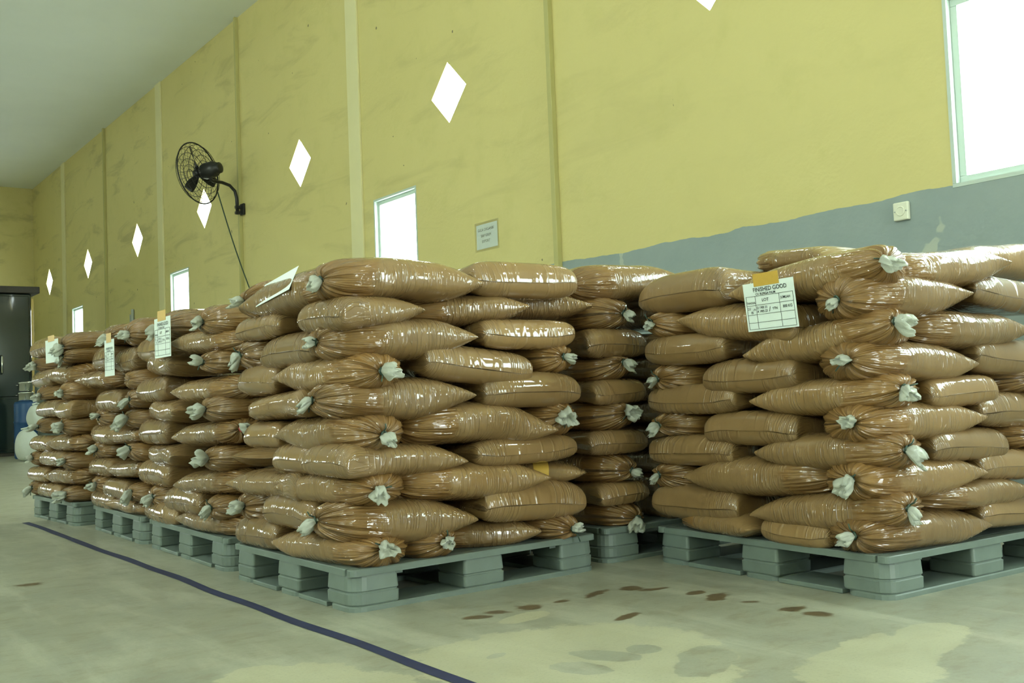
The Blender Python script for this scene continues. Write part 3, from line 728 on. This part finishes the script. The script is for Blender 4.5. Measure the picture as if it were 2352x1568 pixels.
    ('F',7,'AC','pt',1.681,7.192,0.505,1.71,6.638,0.505,0.31,0.118,0.0,0,0,0,0,191),
    ('F',8,'EA','tp',1.511,7.574,0.393,2.11,7.606,0.393,0.366,0.111,0.0,0,-0.013,0.002,1,68),
    ('F',8,'EA','sp',1.533,7.149,0.404,2.132,7.181,0.404,0.52,0.112,0.0,0,0,0,1,109),
    ('F',8,'NC','tp',1.536,6.809,0.388,2.1,6.839,0.395,0.35,0.125,0.0,0,-0.03,0.01,1,246),
    ('F',9,'EA','sp',1.516,7.477,0.29,2.115,7.508,0.29,0.484,0.103,0.0,0,0,0,1,78),
    ('F',9,'AC','pt',1.677,7.274,0.286,1.71,6.638,0.302,0.31,0.118,0.0,0,0,0,0,188),
    ('F',10,'EA','tp',1.512,7.565,0.193,2.111,7.596,0.193,0.386,0.117,0.0,0,0.03,0.001,1,70),
    ('F',10,'EA','sp',1.53,7.219,0.192,2.129,7.251,0.192,0.515,0.1,0.0,0,0,0,1,104),
    ('F',10,'NC','tp',1.536,6.809,0.185,2.1,6.839,0.195,0.35,0.113,0.0,0,-0.027,0.0,1,248),
]
rng = random.Random(11)

def sstep(x, a, b):
    t = np.clip((x-a)/(b-a), 0, 1); return t*t*(3-2*t)

def bag_mesh(L, W, H, ends, neck, zm, seed, NR, NT):
    """One filled film bag along +x. ends: t tied, p pointed seam, s blunt sealed end. neck: {end: (dy, dz)}."""
    r = np.random.RandomState(seed)
    k = np.linspace(0, 1, NR)
    s = (0.5-0.5*np.cos(np.pi*k))*0.72+k*0.28
    s = s*L
    th = np.linspace(0, 2*np.pi, NT, endpoint=False)
    wf = np.ones(NR); hf = np.ones(NR); tie = np.zeros(NR); seam = np.zeros(NR); yc = np.zeros(NR); zc = np.zeros(NR); xo = s.copy(); plt = np.zeros(NR)
    for e, ch in enumerate(ends):
        d = s if e == 0 else L-s
        sg = 1 if e == 0 else -1
        if ch == 't':
            a = min(.62*H+.02, .10)
            dome = np.sqrt(np.clip(1-(1-np.clip(d/a, 0, 1))**2.2, 0, 1))
            dome = np.maximum(dome, .07)
            wf *= dome*(.70+.30*sstep(d, 0, .26)); hf *= dome*(.94+.06*sstep(d, 0, .15))
            tie = np.maximum(tie, np.clip(1-d/(.27), 0, 1))
            plt = np.maximum(plt, np.exp(-d/.06))
            q = np.exp(-d/.035)
            dy, dz = neck.get(e, (0, 0)); yc += q*dy; zc += q*dz
            xo += sg*.020*np.exp(-(dome/.30)**2)
        elif ch == 'p':
            a = 1.25*H+.02
            u = np.clip(d/a, 0, 1)
            hf *= np.maximum(np.sin(np.pi/2*u)**.85, .025)
            wf *= .93+.13*np.exp(-d/.10)-.06*np.exp(-d/.012)
        else:
            a = .42*H+.012
            u = np.clip(d/a, 0, 1)
            hf *= np.maximum(np.clip(1-(1-u)**2.4, 0, 1)**.55, .03)
            wf *= .96+.07*np.exp(-d/.12)-.05*np.exp(-d/.01)
            seam = np.maximum(seam, np.exp(-d/.05))
    S, Tq = np.meshgrid(s, th, indexing='ij')
    ex = 2.8
    c = np.cos(Tq); sn = np.sin(Tq)
    cy = np.sign(c)*np.abs(c)**(2/ex); cz = np.sign(sn)*np.abs(sn)**(2/ex)
    # squarer toward a blunt sealed end
    sq = np.zeros(NR)
    for e, ch in enumerate(ends):
        if ch == 's':
            d = s if e == 0 else L-s
            sq = np.maximum(sq, np.exp(-(d/.12)**2))
    exr = (ex+1.9*sq)[:, None]
    cy = np.sign(c)*np.abs(c)**(2/exr); cz = np.sign(sn)*np.abs(sn)**(2/exr)
    # rounder near the tie
    rnd = tie[:, None]**1.5
    cy = cy*(1-rnd)+c*rnd; cz = cz*(1-rnd)+sn*rnd
    # slow lumps
    lump = np.zeros_like(S)
    for _ in range(4):
        lump += r.uniform(.4, 1)*np.sin(S*r.uniform(6, 22)+r.uniform(0, 6))*np.cos(Tq*r.randint(1, 4)+r.uniform(0, 6))
    lump *= .028
    # pleats gathered toward the tie
    n1, n2 = r.randint(9, 12), r.randint(15, 19)
    pw = .55*np.cos(Tq*n1+r.uniform(0, 6)+1.2*np.sin(Tq*2))+.45*np.cos(Tq*n2+r.uniform(0, 6)+np.sin(Tq*3))
    pw = np.sign(pw)*np.abs(pw)**.8
    rs = 1+lump+pw*plt[:, None]*.125
    Y = cy*rs*(wf[:, None]*W/2)+yc[:, None]
    Z = cz*rs*(hf[:, None]*H/2)+zc[:, None]
    lift = zm*np.sin(np.pi*S/L)**1.5
    Z = Z+lift
    X = np.repeat(xo[:, None], NT, 1)
    for e, ch in enumerate(ends):
        if ch == 't':
            d = s if e == 0 else L-s
            ee = np.exp(-(d/.045)**2)[:, None]
            X = X+(1 if e == 0 else -1)*(-.008)*pw*ee*(1-np.exp(-(d/.004)))[:, None]
        else:
            d = s if e == 0 else L-s
            # corners of the seam pulled in, edge a bit wavy
            ee = np.exp(-d/.03)[:, None]
            X = X+(1 if e == 0 else -1)*ee*((.022 if ch == 'p' else .012)*np.abs(c)**4+.004*np.sin(c*5+r.uniform(0, 6)))
            Z = Z+ee*(.006*np.sin(c*3+r.uniform(0, 6))-(.10*H if ch == 's' else 0))
    per = (W+H)*1.55/(2*np.pi)
    U = S; Vv = Tq*per
    V = np.stack([X, Y, Z], -1).reshape(-1, 3)
    uv = np.stack([U, Vv], -1).reshape(-1, 2)
    a_t = np.repeat(tie, NT); a_s = np.repeat(seam, NT)
    i = np.arange(NR-1)[:, None]*NT; j = np.arange(NT)[None, :]; j2 = (j+1) % NT
    F = np.stack([i+j, i+NT+j, i+NT+j2, i+j2], -1).reshape(-1, 4)[:, ::-1]
    faces = [tuple(f) for f in F.tolist()]+[tuple(range(NT))[::-1], tuple((NR-1)*NT+x for x in range(NT))]
    ends_c = {0: (xo[0], yc[0], zc[0]), 1: (xo[-1], yc[-1], zc[-1])}
    return V, faces, uv, a_t, a_s, ends_c

def tail_mesh(seed, size):
    """gathered film beyond the tie: a crumpled puff with a ragged open rim"""
    r = np.random.RandomState(seed); n = 26; V = []; F = []
    prof = [(0, .17), (.08, .15), (.2, .26), (.38, .42), (.58, .52), (.78, .55), (.92, .50), (1.0, .40), (.86, .30), (.6, .18)]
    ph = r.uniform(0, 6, 6); fl = r.uniform(.55, .95); bend = r.uniform(-.5, .5, 2)
    for i, (x, rad) in enumerate(prof):
        for k in range(n):
            q = 2*math.pi*k/n
            cr = .16*math.cos(3*q+ph[0]+x)+.15*math.cos(6*q+ph[1]-2*x)+.13*math.cos(10*q+ph[2]+3*x)+r.uniform(-.06, .06)
            rr = rad*(1+cr*min(1, x*2.5))
            xx = x*(1+.16*x*math.cos(2*q+ph[3])+.10*x*math.cos(7*q+ph[4]))+r.uniform(-.015, .015)*(x > 0)
            V.append((xx*size, (rr*math.cos(q)+bend[0]*x*x*.7)*size, (rr*math.sin(q)*fl+(bend[1]*.5-.28)*x*x)*size))
    for i in range(len(prof)-1):
        for k in range(n):
            F.append((i*n+k, i*n+(k+1) % n, (i+1)*n+(k+1) % n, (i+1)*n+k))
    F.append(tuple((len(prof)-1)*n+k for k in range(n)))
    return V, F

ORD = 'zero first second third fourth fifth sixth seventh eighth ninth tenth eleventh twelfth'.split()
SNAME = {'C': 'centre stack', 'R': 'big right stack', 'B': 'shadowed stack in the gap', 'D': 'stack left of centre', 'E': 'second leftmost stack', 'F': 'far left stack'}
def look_of(code, ends, k):
    if code in ('EA', 'EN'):
        return ('sugar bag showing its tied end' if ends[0] == 't' else 'sugar bag showing its flat end')
    a, b = ends
    if 't' in ends and 'p' in ends: return 'lying sugar bag pointed %s' % ('right' if b == 'p' else 'left')
    return 'lying sugar bag with sealed ends' if 't' not in ends else 'lying sugar bag with tied left end'
rows = {}
for b in BAGS:
    if b[2] != 'X': rows.setdefault((b[0], b[1]), []).append(b)
for k in rows: rows[k].sort(key=lambda b: b[17])
OFFS = {'R': 1}
bag_objs = {}
for bi, b in enumerate(BAGS):
    st, row, code, ends = b[:4]
    p0 = Vector(b[4:7]); p1 = Vector(b[7:10]); W, H, zm, tilt, ky, kz, tl = b[10:17]
    hid = code == 'X'; lst = rows[(st, row)]; idx = 0 if hid else lst.index(b)  # X bags: hidden filler added to stop light showing through gaps
    pos = 'leftmost' if idx == 0 else ('rightmost' if idx == len(lst)-1 else ORD[idx+1]+' from left')
    if len(lst) == 1: pos = 'alone'
    label = '%s, %s in %s row, %s' % (look_of(code, ends, idx), pos, ORD[row+OFFS.get(st, 0)], SNAME[st])
    if hid: label = ('added filler sugar bag inside the centre stack, hidden behind its %s row' if st == 'C' else 'added filler sugar bag behind big right stack, beside the gap, %s from top') % ORD[row]
    elif st == 'B': label = '%s, %s from top in %s' % (look_of(code, ends, idx), ORD[row], SNAME[st])
    x = (p1-p0); L = x.length; x.normalize()
    y = Vector((0, 0, 1)).cross(x).normalized(); z = x.cross(y)
    if tilt:
        q = Matrix.Rotation(-tilt if code == 'EN' else tilt, 3, x); y = q @ y; z = q @ z
    M = Matrix(((x.x, y.x, z.x, p0.x), (x.y, y.y, z.y, p0.y), (x.z, y.z, z.z, p0.z), (0, 0, 0, 1)))
    t = thing('sugar_bag', label, 'sugar bag', mat=M, group='sugar bags in the '+SNAME[st])
    near = st in 'CR'
    NR, NT = (44, 72) if near else (30, 44)
    te = 0 if ends[0] == 't' else 1
    if code == 'EN': ky = ky
    V, F, uv, at, as_, ec = bag_mesh(L, W, H, ends, {te: (ky, kz)}, zm, 100+bi, NR, NT)
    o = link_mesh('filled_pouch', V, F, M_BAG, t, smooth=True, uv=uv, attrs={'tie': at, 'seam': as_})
    if not hid: bag_objs[(st, row, idx)] = t
    if st == 'C' and row == 8 and idx == len(lst)-1:
        t['label'] = 'short looking sugar bag with a yellow tape band, pointed right, centre stack eighth row'
        xs = V[:, 0].reshape(NR, NT)[:, 0]; i0 = int(np.argmin(abs(xs-L*.52))); i1 = int(np.argmin(abs(xs-L*.63)))
        P_ = V.reshape(NR, NT, 3)[i0:i1+1].copy(); cc = P_.mean(axis=1, keepdims=True); P_[:, :, 1:] = cc[:, :, 1:]+(P_-cc)[:, :, 1:]*1.012
        m_ = i1-i0+1
        link_mesh('tape_band', P_.reshape(-1, 3), [(q*NT+k, (q+1)*NT+k, (q+1)*NT+(k+1) % NT, q*NT+(k+1) % NT)[::-1] for q in range(m_-1) for k in range(NT)], M_TAPE, t, smooth=True)
    if 't' in ends and tl:
        c = Vector(ec[te]); out = -1 if te == 0 else 1
        size = rng.uniform(.045, .068)*(1.12 if st in 'DEF' else 1.0)
        V2, F2 = tail_mesh(500+bi, size)
        d = Vector((out*1.0, rng.uniform(-.7, .7), rng.uniform(-.5, .35))).normalized()
        yy = Vector((0, 0, 1)).cross(d).normalized(); zz = d.cross(yy)
        R3 = Matrix((d, yy, zz)).transposed()
        c0 = c+Vector((out*-.004, 0, 0))
        link_mesh('plastic_tail', [c0+R3 @ Vector(v) for v in V2], F2, M_TAIL, t, smooth=True)
        # string wound round the neck with a short free end
        ring = [c+Vector((out*.006, 0, 0))+R3 @ Vector((.0, .0115*math.cos(q), .0115*math.sin(q))) for q in np.linspace(0, 2*math.pi, 14, endpoint=False)]
        a1 = rng.uniform(0, 6.28)
        e1 = [c+Vector((out*.006, 0, 0))+R3 @ Vector(v) for v in ((.0, .011*math.cos(a1), .011*math.sin(a1)), (.012, .024*math.cos(a1), .024*math.sin(a1)), (.014, .046*math.cos(a1), .046*math.sin(a1)-.006))]
        V3, F3 = merge([tube_data(ring, .0034, 6, closed=True), tube_data(e1, .0026, 5)])
        link_mesh('tie_string', V3, F3, M_TIE_RED if (st == 'D' and row == 6) else M_TIE, t, smooth=True)

# ------------------------------------------------------------------ paper lot cards, wall sign
def text_mesh(body, size, mat, parent, loc, rot=0.0, shear=0.0, sx=1.0, name='writing', align='LEFT', bold=0.0):
    cu = bpy.data.curves.new('t', 'FONT'); cu.body = body; cu.size = size; cu.align_x = align; cu.resolution_u = 3; cu.offset = bold
    t = bpy.data.objects.new('t', cu); COL.objects.link(t)
    dg = bpy.context.evaluated_depsgraph_get(); dg.update()
    me = bpy.data.meshes.new_from_object(t.evaluated_get(dg)); bpy.data.objects.remove(t); bpy.data.curves.remove(cu)
    me.name = name; me.materials.clear(); me.materials.append(mat)
    me.transform(Matrix.Translation(loc) @ Matrix.Rotation(rot, 4, 'Z') @ Matrix.Diagonal((sx, 1, 1, 1)))
    o = bpy.data.objects.new(name, me); COL.objects.link(o); o.parent = parent
    return o

def sheet(name, w, h, mat, parent, bend=0.0, nx=8, ny=8, z0=0.0, x0=0.0, y0=0.0, th=.0008):
    f = lambda x, y: bend*((y/h)**2-.25)*4+bend*.5*math.sin(3*x/w)
    V = []; F = []
    for zz in (0, -th):
        for j in range(ny+1):
            for i in range(nx+1):
                X = -w/2+w*i/nx; Y = -h/2+h*j/ny
                V.append((X+x0, Y+y0, z0+zz+f(X, Y)))
    n = (nx+1)*(ny+1); q = lambda i, j: j*(nx+1)+i
    for j in range(ny):
        for i in range(nx):
            a = (q(i, j), q(i+1, j), q(i+1, j+1), q(i, j+1)); F.append(a); F.append(tuple(n+k for k in a[::-1]))
    for i in range(nx):
        F.append((q(i, 0), n+q(i, 0), n+q(i+1, 0), q(i+1, 0))); F.append((q(i+1, ny), n+q(i+1, ny), n+q(i, ny), q(i, ny)))
    for j in range(ny):
        F.append((q(0, j+1), n+q(0, j+1), n+q(0, j), q(0, j))); F.append((q(nx, j), n+q(nx, j), n+q(nx, j+1), q(nx, j+1)))
    return link_mesh(name, V, F, mat, parent)

def planeM(c, xd, yd):
    xd = Vector(xd).normalized(); yd = Vector(yd); yd = (yd-xd*yd.dot(xd)).normalized(); n = xd.cross(yd)
    return Matrix(((xd.x, yd.x, n.x, c[0]), (xd.y, yd.y, n.y, c[1]), (xd.z, yd.z, n.z, c[2]), (0, 0, 0, 1)))

def local(st, u, v, z):
    (ox, oy), a = BAGO[st]; a = math.radians(a)
    return Vector((ox+u*math.cos(a)-v*math.sin(a), oy+u*math.sin(a)+v*math.cos(a), z))
BAGO = {'C': ((1.575, 3.05), 0.8), 'R': ((2.885, 1.915), -3.8), 'D': ((1.59, 4.22), -0.8), 'E': ((1.60, 5.42), -0.7), 'F': ((1.56, 6.64), 3.0)}

def card(label, M, w, h, full=True, tape=True):
    t = thing('lot_card', label, 'paper card', mat=M, group='lot cards taped to the stacks')
    sheet('paper_sheet', w, h, M_PAPER, t)
    if tape:
        sheet('tape_strip', w*.50, h*.26, M_TAPE, t, x0=-w*.02, y0=h*.55, z0=.0015, nx=4, ny=4)
    k = w/.233
    if full:
        cols = [-.107, -.064, .046, .108]; ys = [.038, .006, -.027, -.055, -.078]; yt = .038
        V = []; parts = []
        def bar(x0, y0, x1, y1, wd=.0011):
            bm = bmesh.new(); box_bm(bm, ((x0+x1)/2*k, (y0+y1)/2*k, .0012), (abs(x1-x0)*k+wd, abs(y1-y0)*k+wd, .0006))
            vs = [v.co.copy() for v in bm.verts]; bm.verts.index_update(); fs = [tuple(v.index for v in f.verts) for f in bm.faces]; bm.free(); parts.append((vs, fs))
        for yy in ys: bar(cols[0], yy, cols[-1], yy)
        for xx in cols: bar(xx, ys[0], xx, ys[-1])
        Vv, Ff = merge(parts); link_mesh('table_lines', Vv, Ff, M_INK, t)
        W_ = [('FINISHED GOOD', -.070, .053, .0205, 1.0), ('CV. BUNGA PALM', -.060, .0405, .0115, 1.0), ('TANGGAL', -.106, .012, .0105, .86), ('LOT', -.034, .017, .0150, 1.1),
              ('JUMLAH', .052, .018, .0125, .95), ('21/', -.104, -.009, .0130, .9), ('05', -.090, -.023, .0120, .9), ('-19', -.081, -.013, .0110, .9), ('D 1905 21', -.061, -.008, .0120, .95),
              ('A 1905 23', -.061, -.021, .0120, .95), ('/', -.006, -.021, .024, 1.2), ('YTN', .010, -.016, .0120, 1.0), ('800 KG', .058, -.014, .0140, .95)]
        for s_, x_, y_, z_, q_ in W_:
            text_mesh(s_, z_*k, M_INK, t, (x_*k, y_*k, .0014), sx=q_, bold=.0002)
    return t

zt = Vector((0, 0, 1))
a_ = math.radians(-3.8); vR = Vector((-math.sin(a_), math.cos(a_), 0))
card('white lot card headed FINISHED GOOD, taped to the right stack', planeM(local('R', -.040, .410, .984), (-vR)+zt*.012, zt+Vector((-.10, 0, 0))), .236, .172)
vD = Vector((.014, 1, 0))
card('white lot card with table, taped high on stack left of centre', planeM(local('D', -.035, .665, 1.040), (-vD), zt+vD*(-.85)), .25, .19)
card('small white lot card with table on second stack from far left', planeM(local('E', -.035, .395, .990), (-vD), zt+vD*(-1.25)), .20, .20)
c4 = card('blank looking white card taped to the far left stack', planeM(local('F', -.035, .255, 1.088), (-Vector((-.05, 1, 0))), zt+vD*(-.25)), .28, .145, full=False)
card('plain white card lying on a top bag of centre stack', planeM(local('C', .008, .53, 1.142), Vector((.0, -1, .12)), Vector((1, 0, 2.0))), .31, .10, full=False, tape=False)

# wall sign in a clear sleeve
t = thing('wall_sign', 'small printed paper sign reading GULA ORGANIK SIAP KIRIM EXPORT on yellow wall', 'sign', mat=planeM((WALL_X-.004, 6.835, 2.02), (0, -1, 0), (0, 0, 1)))
sheet('paper_sheet', .30, .205, M_PAPER, t, nx=2, ny=2)
def make_film():
    m, nt, b = new_mat('clear_sleeve')
    tr = N(nt, 'ShaderNodeBsdfTransparent'); gl = N(nt, 'ShaderNodeBsdfGlossy'); gl.inputs['Roughness'].default_value = .15
    mx = N(nt, 'ShaderNodeMixShader', i_0=.12); nt.links.new(tr.outputs[0], mx.inputs[1]); nt.links.new(gl.outputs[0], mx.inputs[2]); nt.links.new(mx.outputs[0], nt.nodes['Material Output'].inputs[0])
    return m
M_FILM = make_film()
sheet('clear_sleeve', .345, .245, M_FILM, t, nx=2, ny=2, z0=.0025)
for s_, y_, x_ in (('GULA ORGANIK', .045, -.012), ('SIAP KIRIM', -.004, -.012), ('EXPORT', -.052, -.012)):
    text_mesh(s_, .033, M_PRINT, t, (x_, y_, .0012), sx=.95, align='CENTER')

# wall socket, conduit
t = thing('wall_socket', 'ivory square power socket on the grey painted wall band', 'socket', mat=planeM((WALL_X-.001, 3.045, 1.588), (0, -1, 0), (0, 0, 1)))
box('socket_plate', (0, 0, .012), (.088, .096, .024), M_IVORY, t, bev=.006)
V, F = lathe([(.026, .022), (.026, .029), (.022, .030), (.019, .0262), (.001, .0260)], 24); link_mesh('socket_well', V, F, M_IVORY, t)
for x_ in (-.033, .033):
    V, F = lathe([(.004, .024), (.004, .027), (.002, .028)], 10); o = link_mesh('screw', V, F, M_GREY, t); o.location = (x_, 0, 0)
t = thing('conduit_box', 'short grey conduit pipe on the wall above second left stack', 'conduit', (WALL_X-.03, 16.66, 1.3))
tube('pipe', [(0, 0, 0), (0, 0, .90)], .028, M_GREY, t, n=12); tube('pipe', [(0, -.06, 0), (0, -.06, .98)], .022, M_GREY, t, n=12)
box('clamp', (.012, -.03, .8), (.02, .15, .03), M_GREY, t)

# ------------------------------------------------------------------ wall fan
fc = Vector((4.33, 12.05, 3.52)); fn = Vector((-.52, .84, -.10)).normalized()
t = thing('wall_fan', 'black caged industrial fan on a bent arm high on the wall', 'fan', (4.85, 12.0, 3.11))
t_off = Vector((4.85, 12.0, 3.11))
fx = Vector((0, 0, 1)).cross(fn).normalized(); fy = fn.cross(fx)
FP = lambda a, b, c: fc+fx*a+fy*b+fn*c-t_off
parts = []
RF = .375
for r_, z_ in ((RF, 0), (.335, .055), (.335, -.055), (.27, .085), (.27, -.085), (.20, .10), (.20, -.10), (.13, .108), (.13, -.108), (.07, .11)):
    rr = .009 if r_ == RF else .0032
    parts.append(tube_data([FP(r_*math.cos(q), r_*math.sin(q), z_) for q in np.linspace(0, 2*math.pi, 48, endpoint=False)], rr, 6, closed=True))
for k in range(28):
    q = 2*math.pi*k/28
    for sg in (1, -1):
        parts.append(tube_data([FP(r_*math.cos(q+s_), r_*math.sin(q+s_), sg*z_) for r_, z_, s_ in ((.05, .11, 0), (.20, .10, .04), (.27, .085, .05), (.335, .055, .05), (RF, 0, .05))], .0018, 4))
V, F = merge(parts); link_mesh('wire_guard', V, F, M_BLACK, t, smooth=True)
for k in range(3):
    q0 = math.radians(72+120*k); V = []; F = []; nr, na = 7, 5
    for sfc in (0, -.004):
        for i in range(nr):
            r_ = .05+.28*i/(nr-1); wd = .16+.34*math.sin(math.pi*min(1, .25+.62*i/(nr-1)))
            for j in range(na):
                f_ = j/(na-1)-.5
                V.append(FP(r_*math.cos(q0+f_*wd), r_*math.sin(q0+f_*wd), f_*.075*(1-.4*i/(nr-1))+sfc))
    n_ = nr*na
    for i in range(nr-1):
        for j in range(na-1):
            a = (i*na+j, i*na+j+1, (i+1)*na+j+1, (i+1)*na+j); F.append(a); F.append(tuple(n_+v for v in a[::-1]))
    for j in range(na-1):
        F.append((j, n_+j, n_+j+1, j+1)); q = (nr-1)*na; F.append((q+j+1, n_+q+j+1, n_+q+j, q+j))
    for i in range(nr-1):
        F.append((i*na, (i+1)*na, n_+(i+1)*na, n_+i*na)); F.append((i*na+na-1, n_+i*na+na-1, n_+(i+1)*na+na-1, (i+1)*na+na-1))
    link_mesh('blade', V, F, M_BLACK, t, smooth=True)
V, F = lathe([(.02, .05), (.05, .045), (.058, .0), (.055, -.03)], 20); link_mesh('hub', [FP(*v) for v in V], F, M_BLACK, t, smooth=True)
V, F = lathe([(.02, -.06), (.085, -.075), (.098, -.11), (.098, -.24), (.08, -.275), (.066, -.285), (.066, -.325), (.04, -.335)], 24)
link_mesh('motor', [FP(*v) for v in V], F, M_BLACK, t, smooth=True)
pm = fc-fn*.19+Vector((0, 0, -.12))
pole = [fc-fn*.19+Vector((0, 0, -.06)), pm, Vector((4.50, 12.0, 3.43)), Vector((4.62, 12.03, 3.43)), Vector((4.72, 12.04, 3.405)), Vector((4.785, 12.04, 3.34)), Vector((4.806, 12.04, 3.25)), Vector((4.806, 12.03, 3.05))]
tube('bent_arm', [p-t_off for p in pole], .020, M_BLACK, t, n=12)
bm = bmesh.new()
box_bm(bm, (.012, .0, .0), (.03, .10, .14), .006); box_bm(bm, (-.035, .03, .03), (.07, .05, .035), .004); box_bm(bm, (-.035, .03, -.04), (.07, .05, .035), .004)
from_bm('wall_bracket', bm, M_BLACK, t)
cp = []
for k in range(12):
    f_ = k/11; a = Vector((4.55, 12.0, 3.30)); b2 = Vector((4.865, 11.80, 2.05))
    p = a.lerp(b2, f_); p.z -= .05*math.sin(math.pi*f_); cp.append(p-t_off)
cp.append(Vector((4.865, 11.80, 1.3))-t_off)
tube('power_cord', cp, .0075, M_TIE, t, n=6)

# ------------------------------------------------------------------ far left corner: steel cabinet, pots, drum, sacks
t = thing('steel_cabinet', 'tall dark green glossy steel cabinet with overhanging top in far left corner', 'cabinet', (2.72, 18.3, 0))
box('cabinet_body', (0, .3, 1.36), (1.98, .55, 2.62), M_CABINET, t, bev=.02)
box('cabinet_top', (.04, .28, 2.73), (2.14, .66, .11), M_CAPST, t, bev=.01)
box('upper_door', (0, .01, 1.80), (1.90, .035, 1.66), M_CABINET, t, bev=.012)
box('lower_door', (0, .01, .52), (1.90, .035, .84), M_CABINET, t, bev=.012)
box('edge_trim', (1.0, -.0, 1.78), (.035, .03, 1.62), M_BRASS, t, bev=.006)
tube('door_handle', [(.52, -.01, 1.35), (.52, -.07, 1.37), (.52, -.07, 1.62), (.52, -.01, 1.64)], .018, M_STEEL, t)
box('plinth', (0, .3, .025), (1.94, .5, .05), M_CAPST, t)

t = thing('blue_drum', 'blue plastic drum half hidden behind the far left stack', 'drum', (3.36, 17.1, 0))
V, F = lathe([(.15, 0), (.165, .02), (.165, .24), (.175, .26), (.165, .28), (.165, .54), (.175, .56), (.165, .58), (.165, .83), (.15, .87), (.06, .88)], 28); link_mesh('drum_shell', V, F, M_BLUE, t, smooth=True)
for k, z_ in enumerate((.88, 1.035)):
    r_ = (.112, .105)[k]
    t = thing('steel_pot', ('shiny steel pot on the blue drum, lower of the two', 'shiny steel pot on top of another pot, far left')[k], 'pot', (3.36, 17.1, z_), group='steel pots on the drum')
    V, F = lathe([(r_*.92, 0), (r_, .012), (r_, .115), (r_+.01, .12), (r_+.01, .128), (r_*.9, .14), (.02, .15)], 28); link_mesh('pot_body', V, F, M_STEEL, t, smooth=True)
    for s_ in (1, -1):
        tube('pot_handle', [(s_*(r_), -.03, .09), (s_*(r_+.025), -.03, .09), (s_*(r_+.025), .03, .09), (s_*(r_), .03, .09)], .005, M_STEEL, t)
def sack(x, y, z, rz, sx, sy, sz, label):
    t = thing('white_sack', label, 'sack', (x, y, z), rz, group='white sacks beside the far left stack')
    V = []; F = []; nu, nv = 20, 14
    for j in range(nv+1):
        f_ = j/nv; r_ = math.sin(math.pi*min(1, .08+.92*f_*.98))**.45 if 0 < j < nv else .25
        for i in range(nu):
            q = 2*math.pi*i/nu
            k = r_*(1+.05*math.sin(3*q+f_*5))
            V.append((sx*k*np.sign(math.cos(q))*abs(math.cos(q))**.7, sy*k*np.sign(math.sin(q))*abs(math.sin(q))**.7, sz*f_))
    for j in range(nv):
        for i in range(nu): F.append((j*nu+i, j*nu+(i+1) % nu, (j+1)*nu+(i+1) % nu, (j+1)*nu+i))
    F.append(tuple(range(nu))[::-1]); F.append(tuple(nv*nu+i for i in range(nu)))
    link_mesh('woven_body', V, F, M_SACK, t, smooth=True)
    tube('sewn_edge', [(-sx*.5, 0, sz+.005), (0, 0, sz+.02), (sx*.5, 0, sz+.005)], .012, M_SACK, t)
sack(3.20, 16.2, 0, .1, .17, .15, .46, 'plump white sack standing on the floor beside far left stack')
sack(3.33, 16.22, .475, .5, .125, .12, .34, 'white sack lying on top of another behind far left stack')

# blue painted line along the aisle
V = []; F = []; NL = 60
for k in range(NL+1):
    y_ = -1.0+8.2*k/NL; wob = .004*math.sin(y_*3.1)+.003*math.sin(y_*7.7)
    for s_ in (-1, 1): V.append((1.407+wob+s_*(.021+.002*math.sin(y_*9+s_)), y_, .0015))
for k in range(NL): F.append((2*k, 2*k+1, 2*k+3, 2*k+2))
o = link_mesh('floor_line', V, F, M_LINE); tag(o, 'narrow dark blue line painted on the concrete aisle floor', 'floor line')
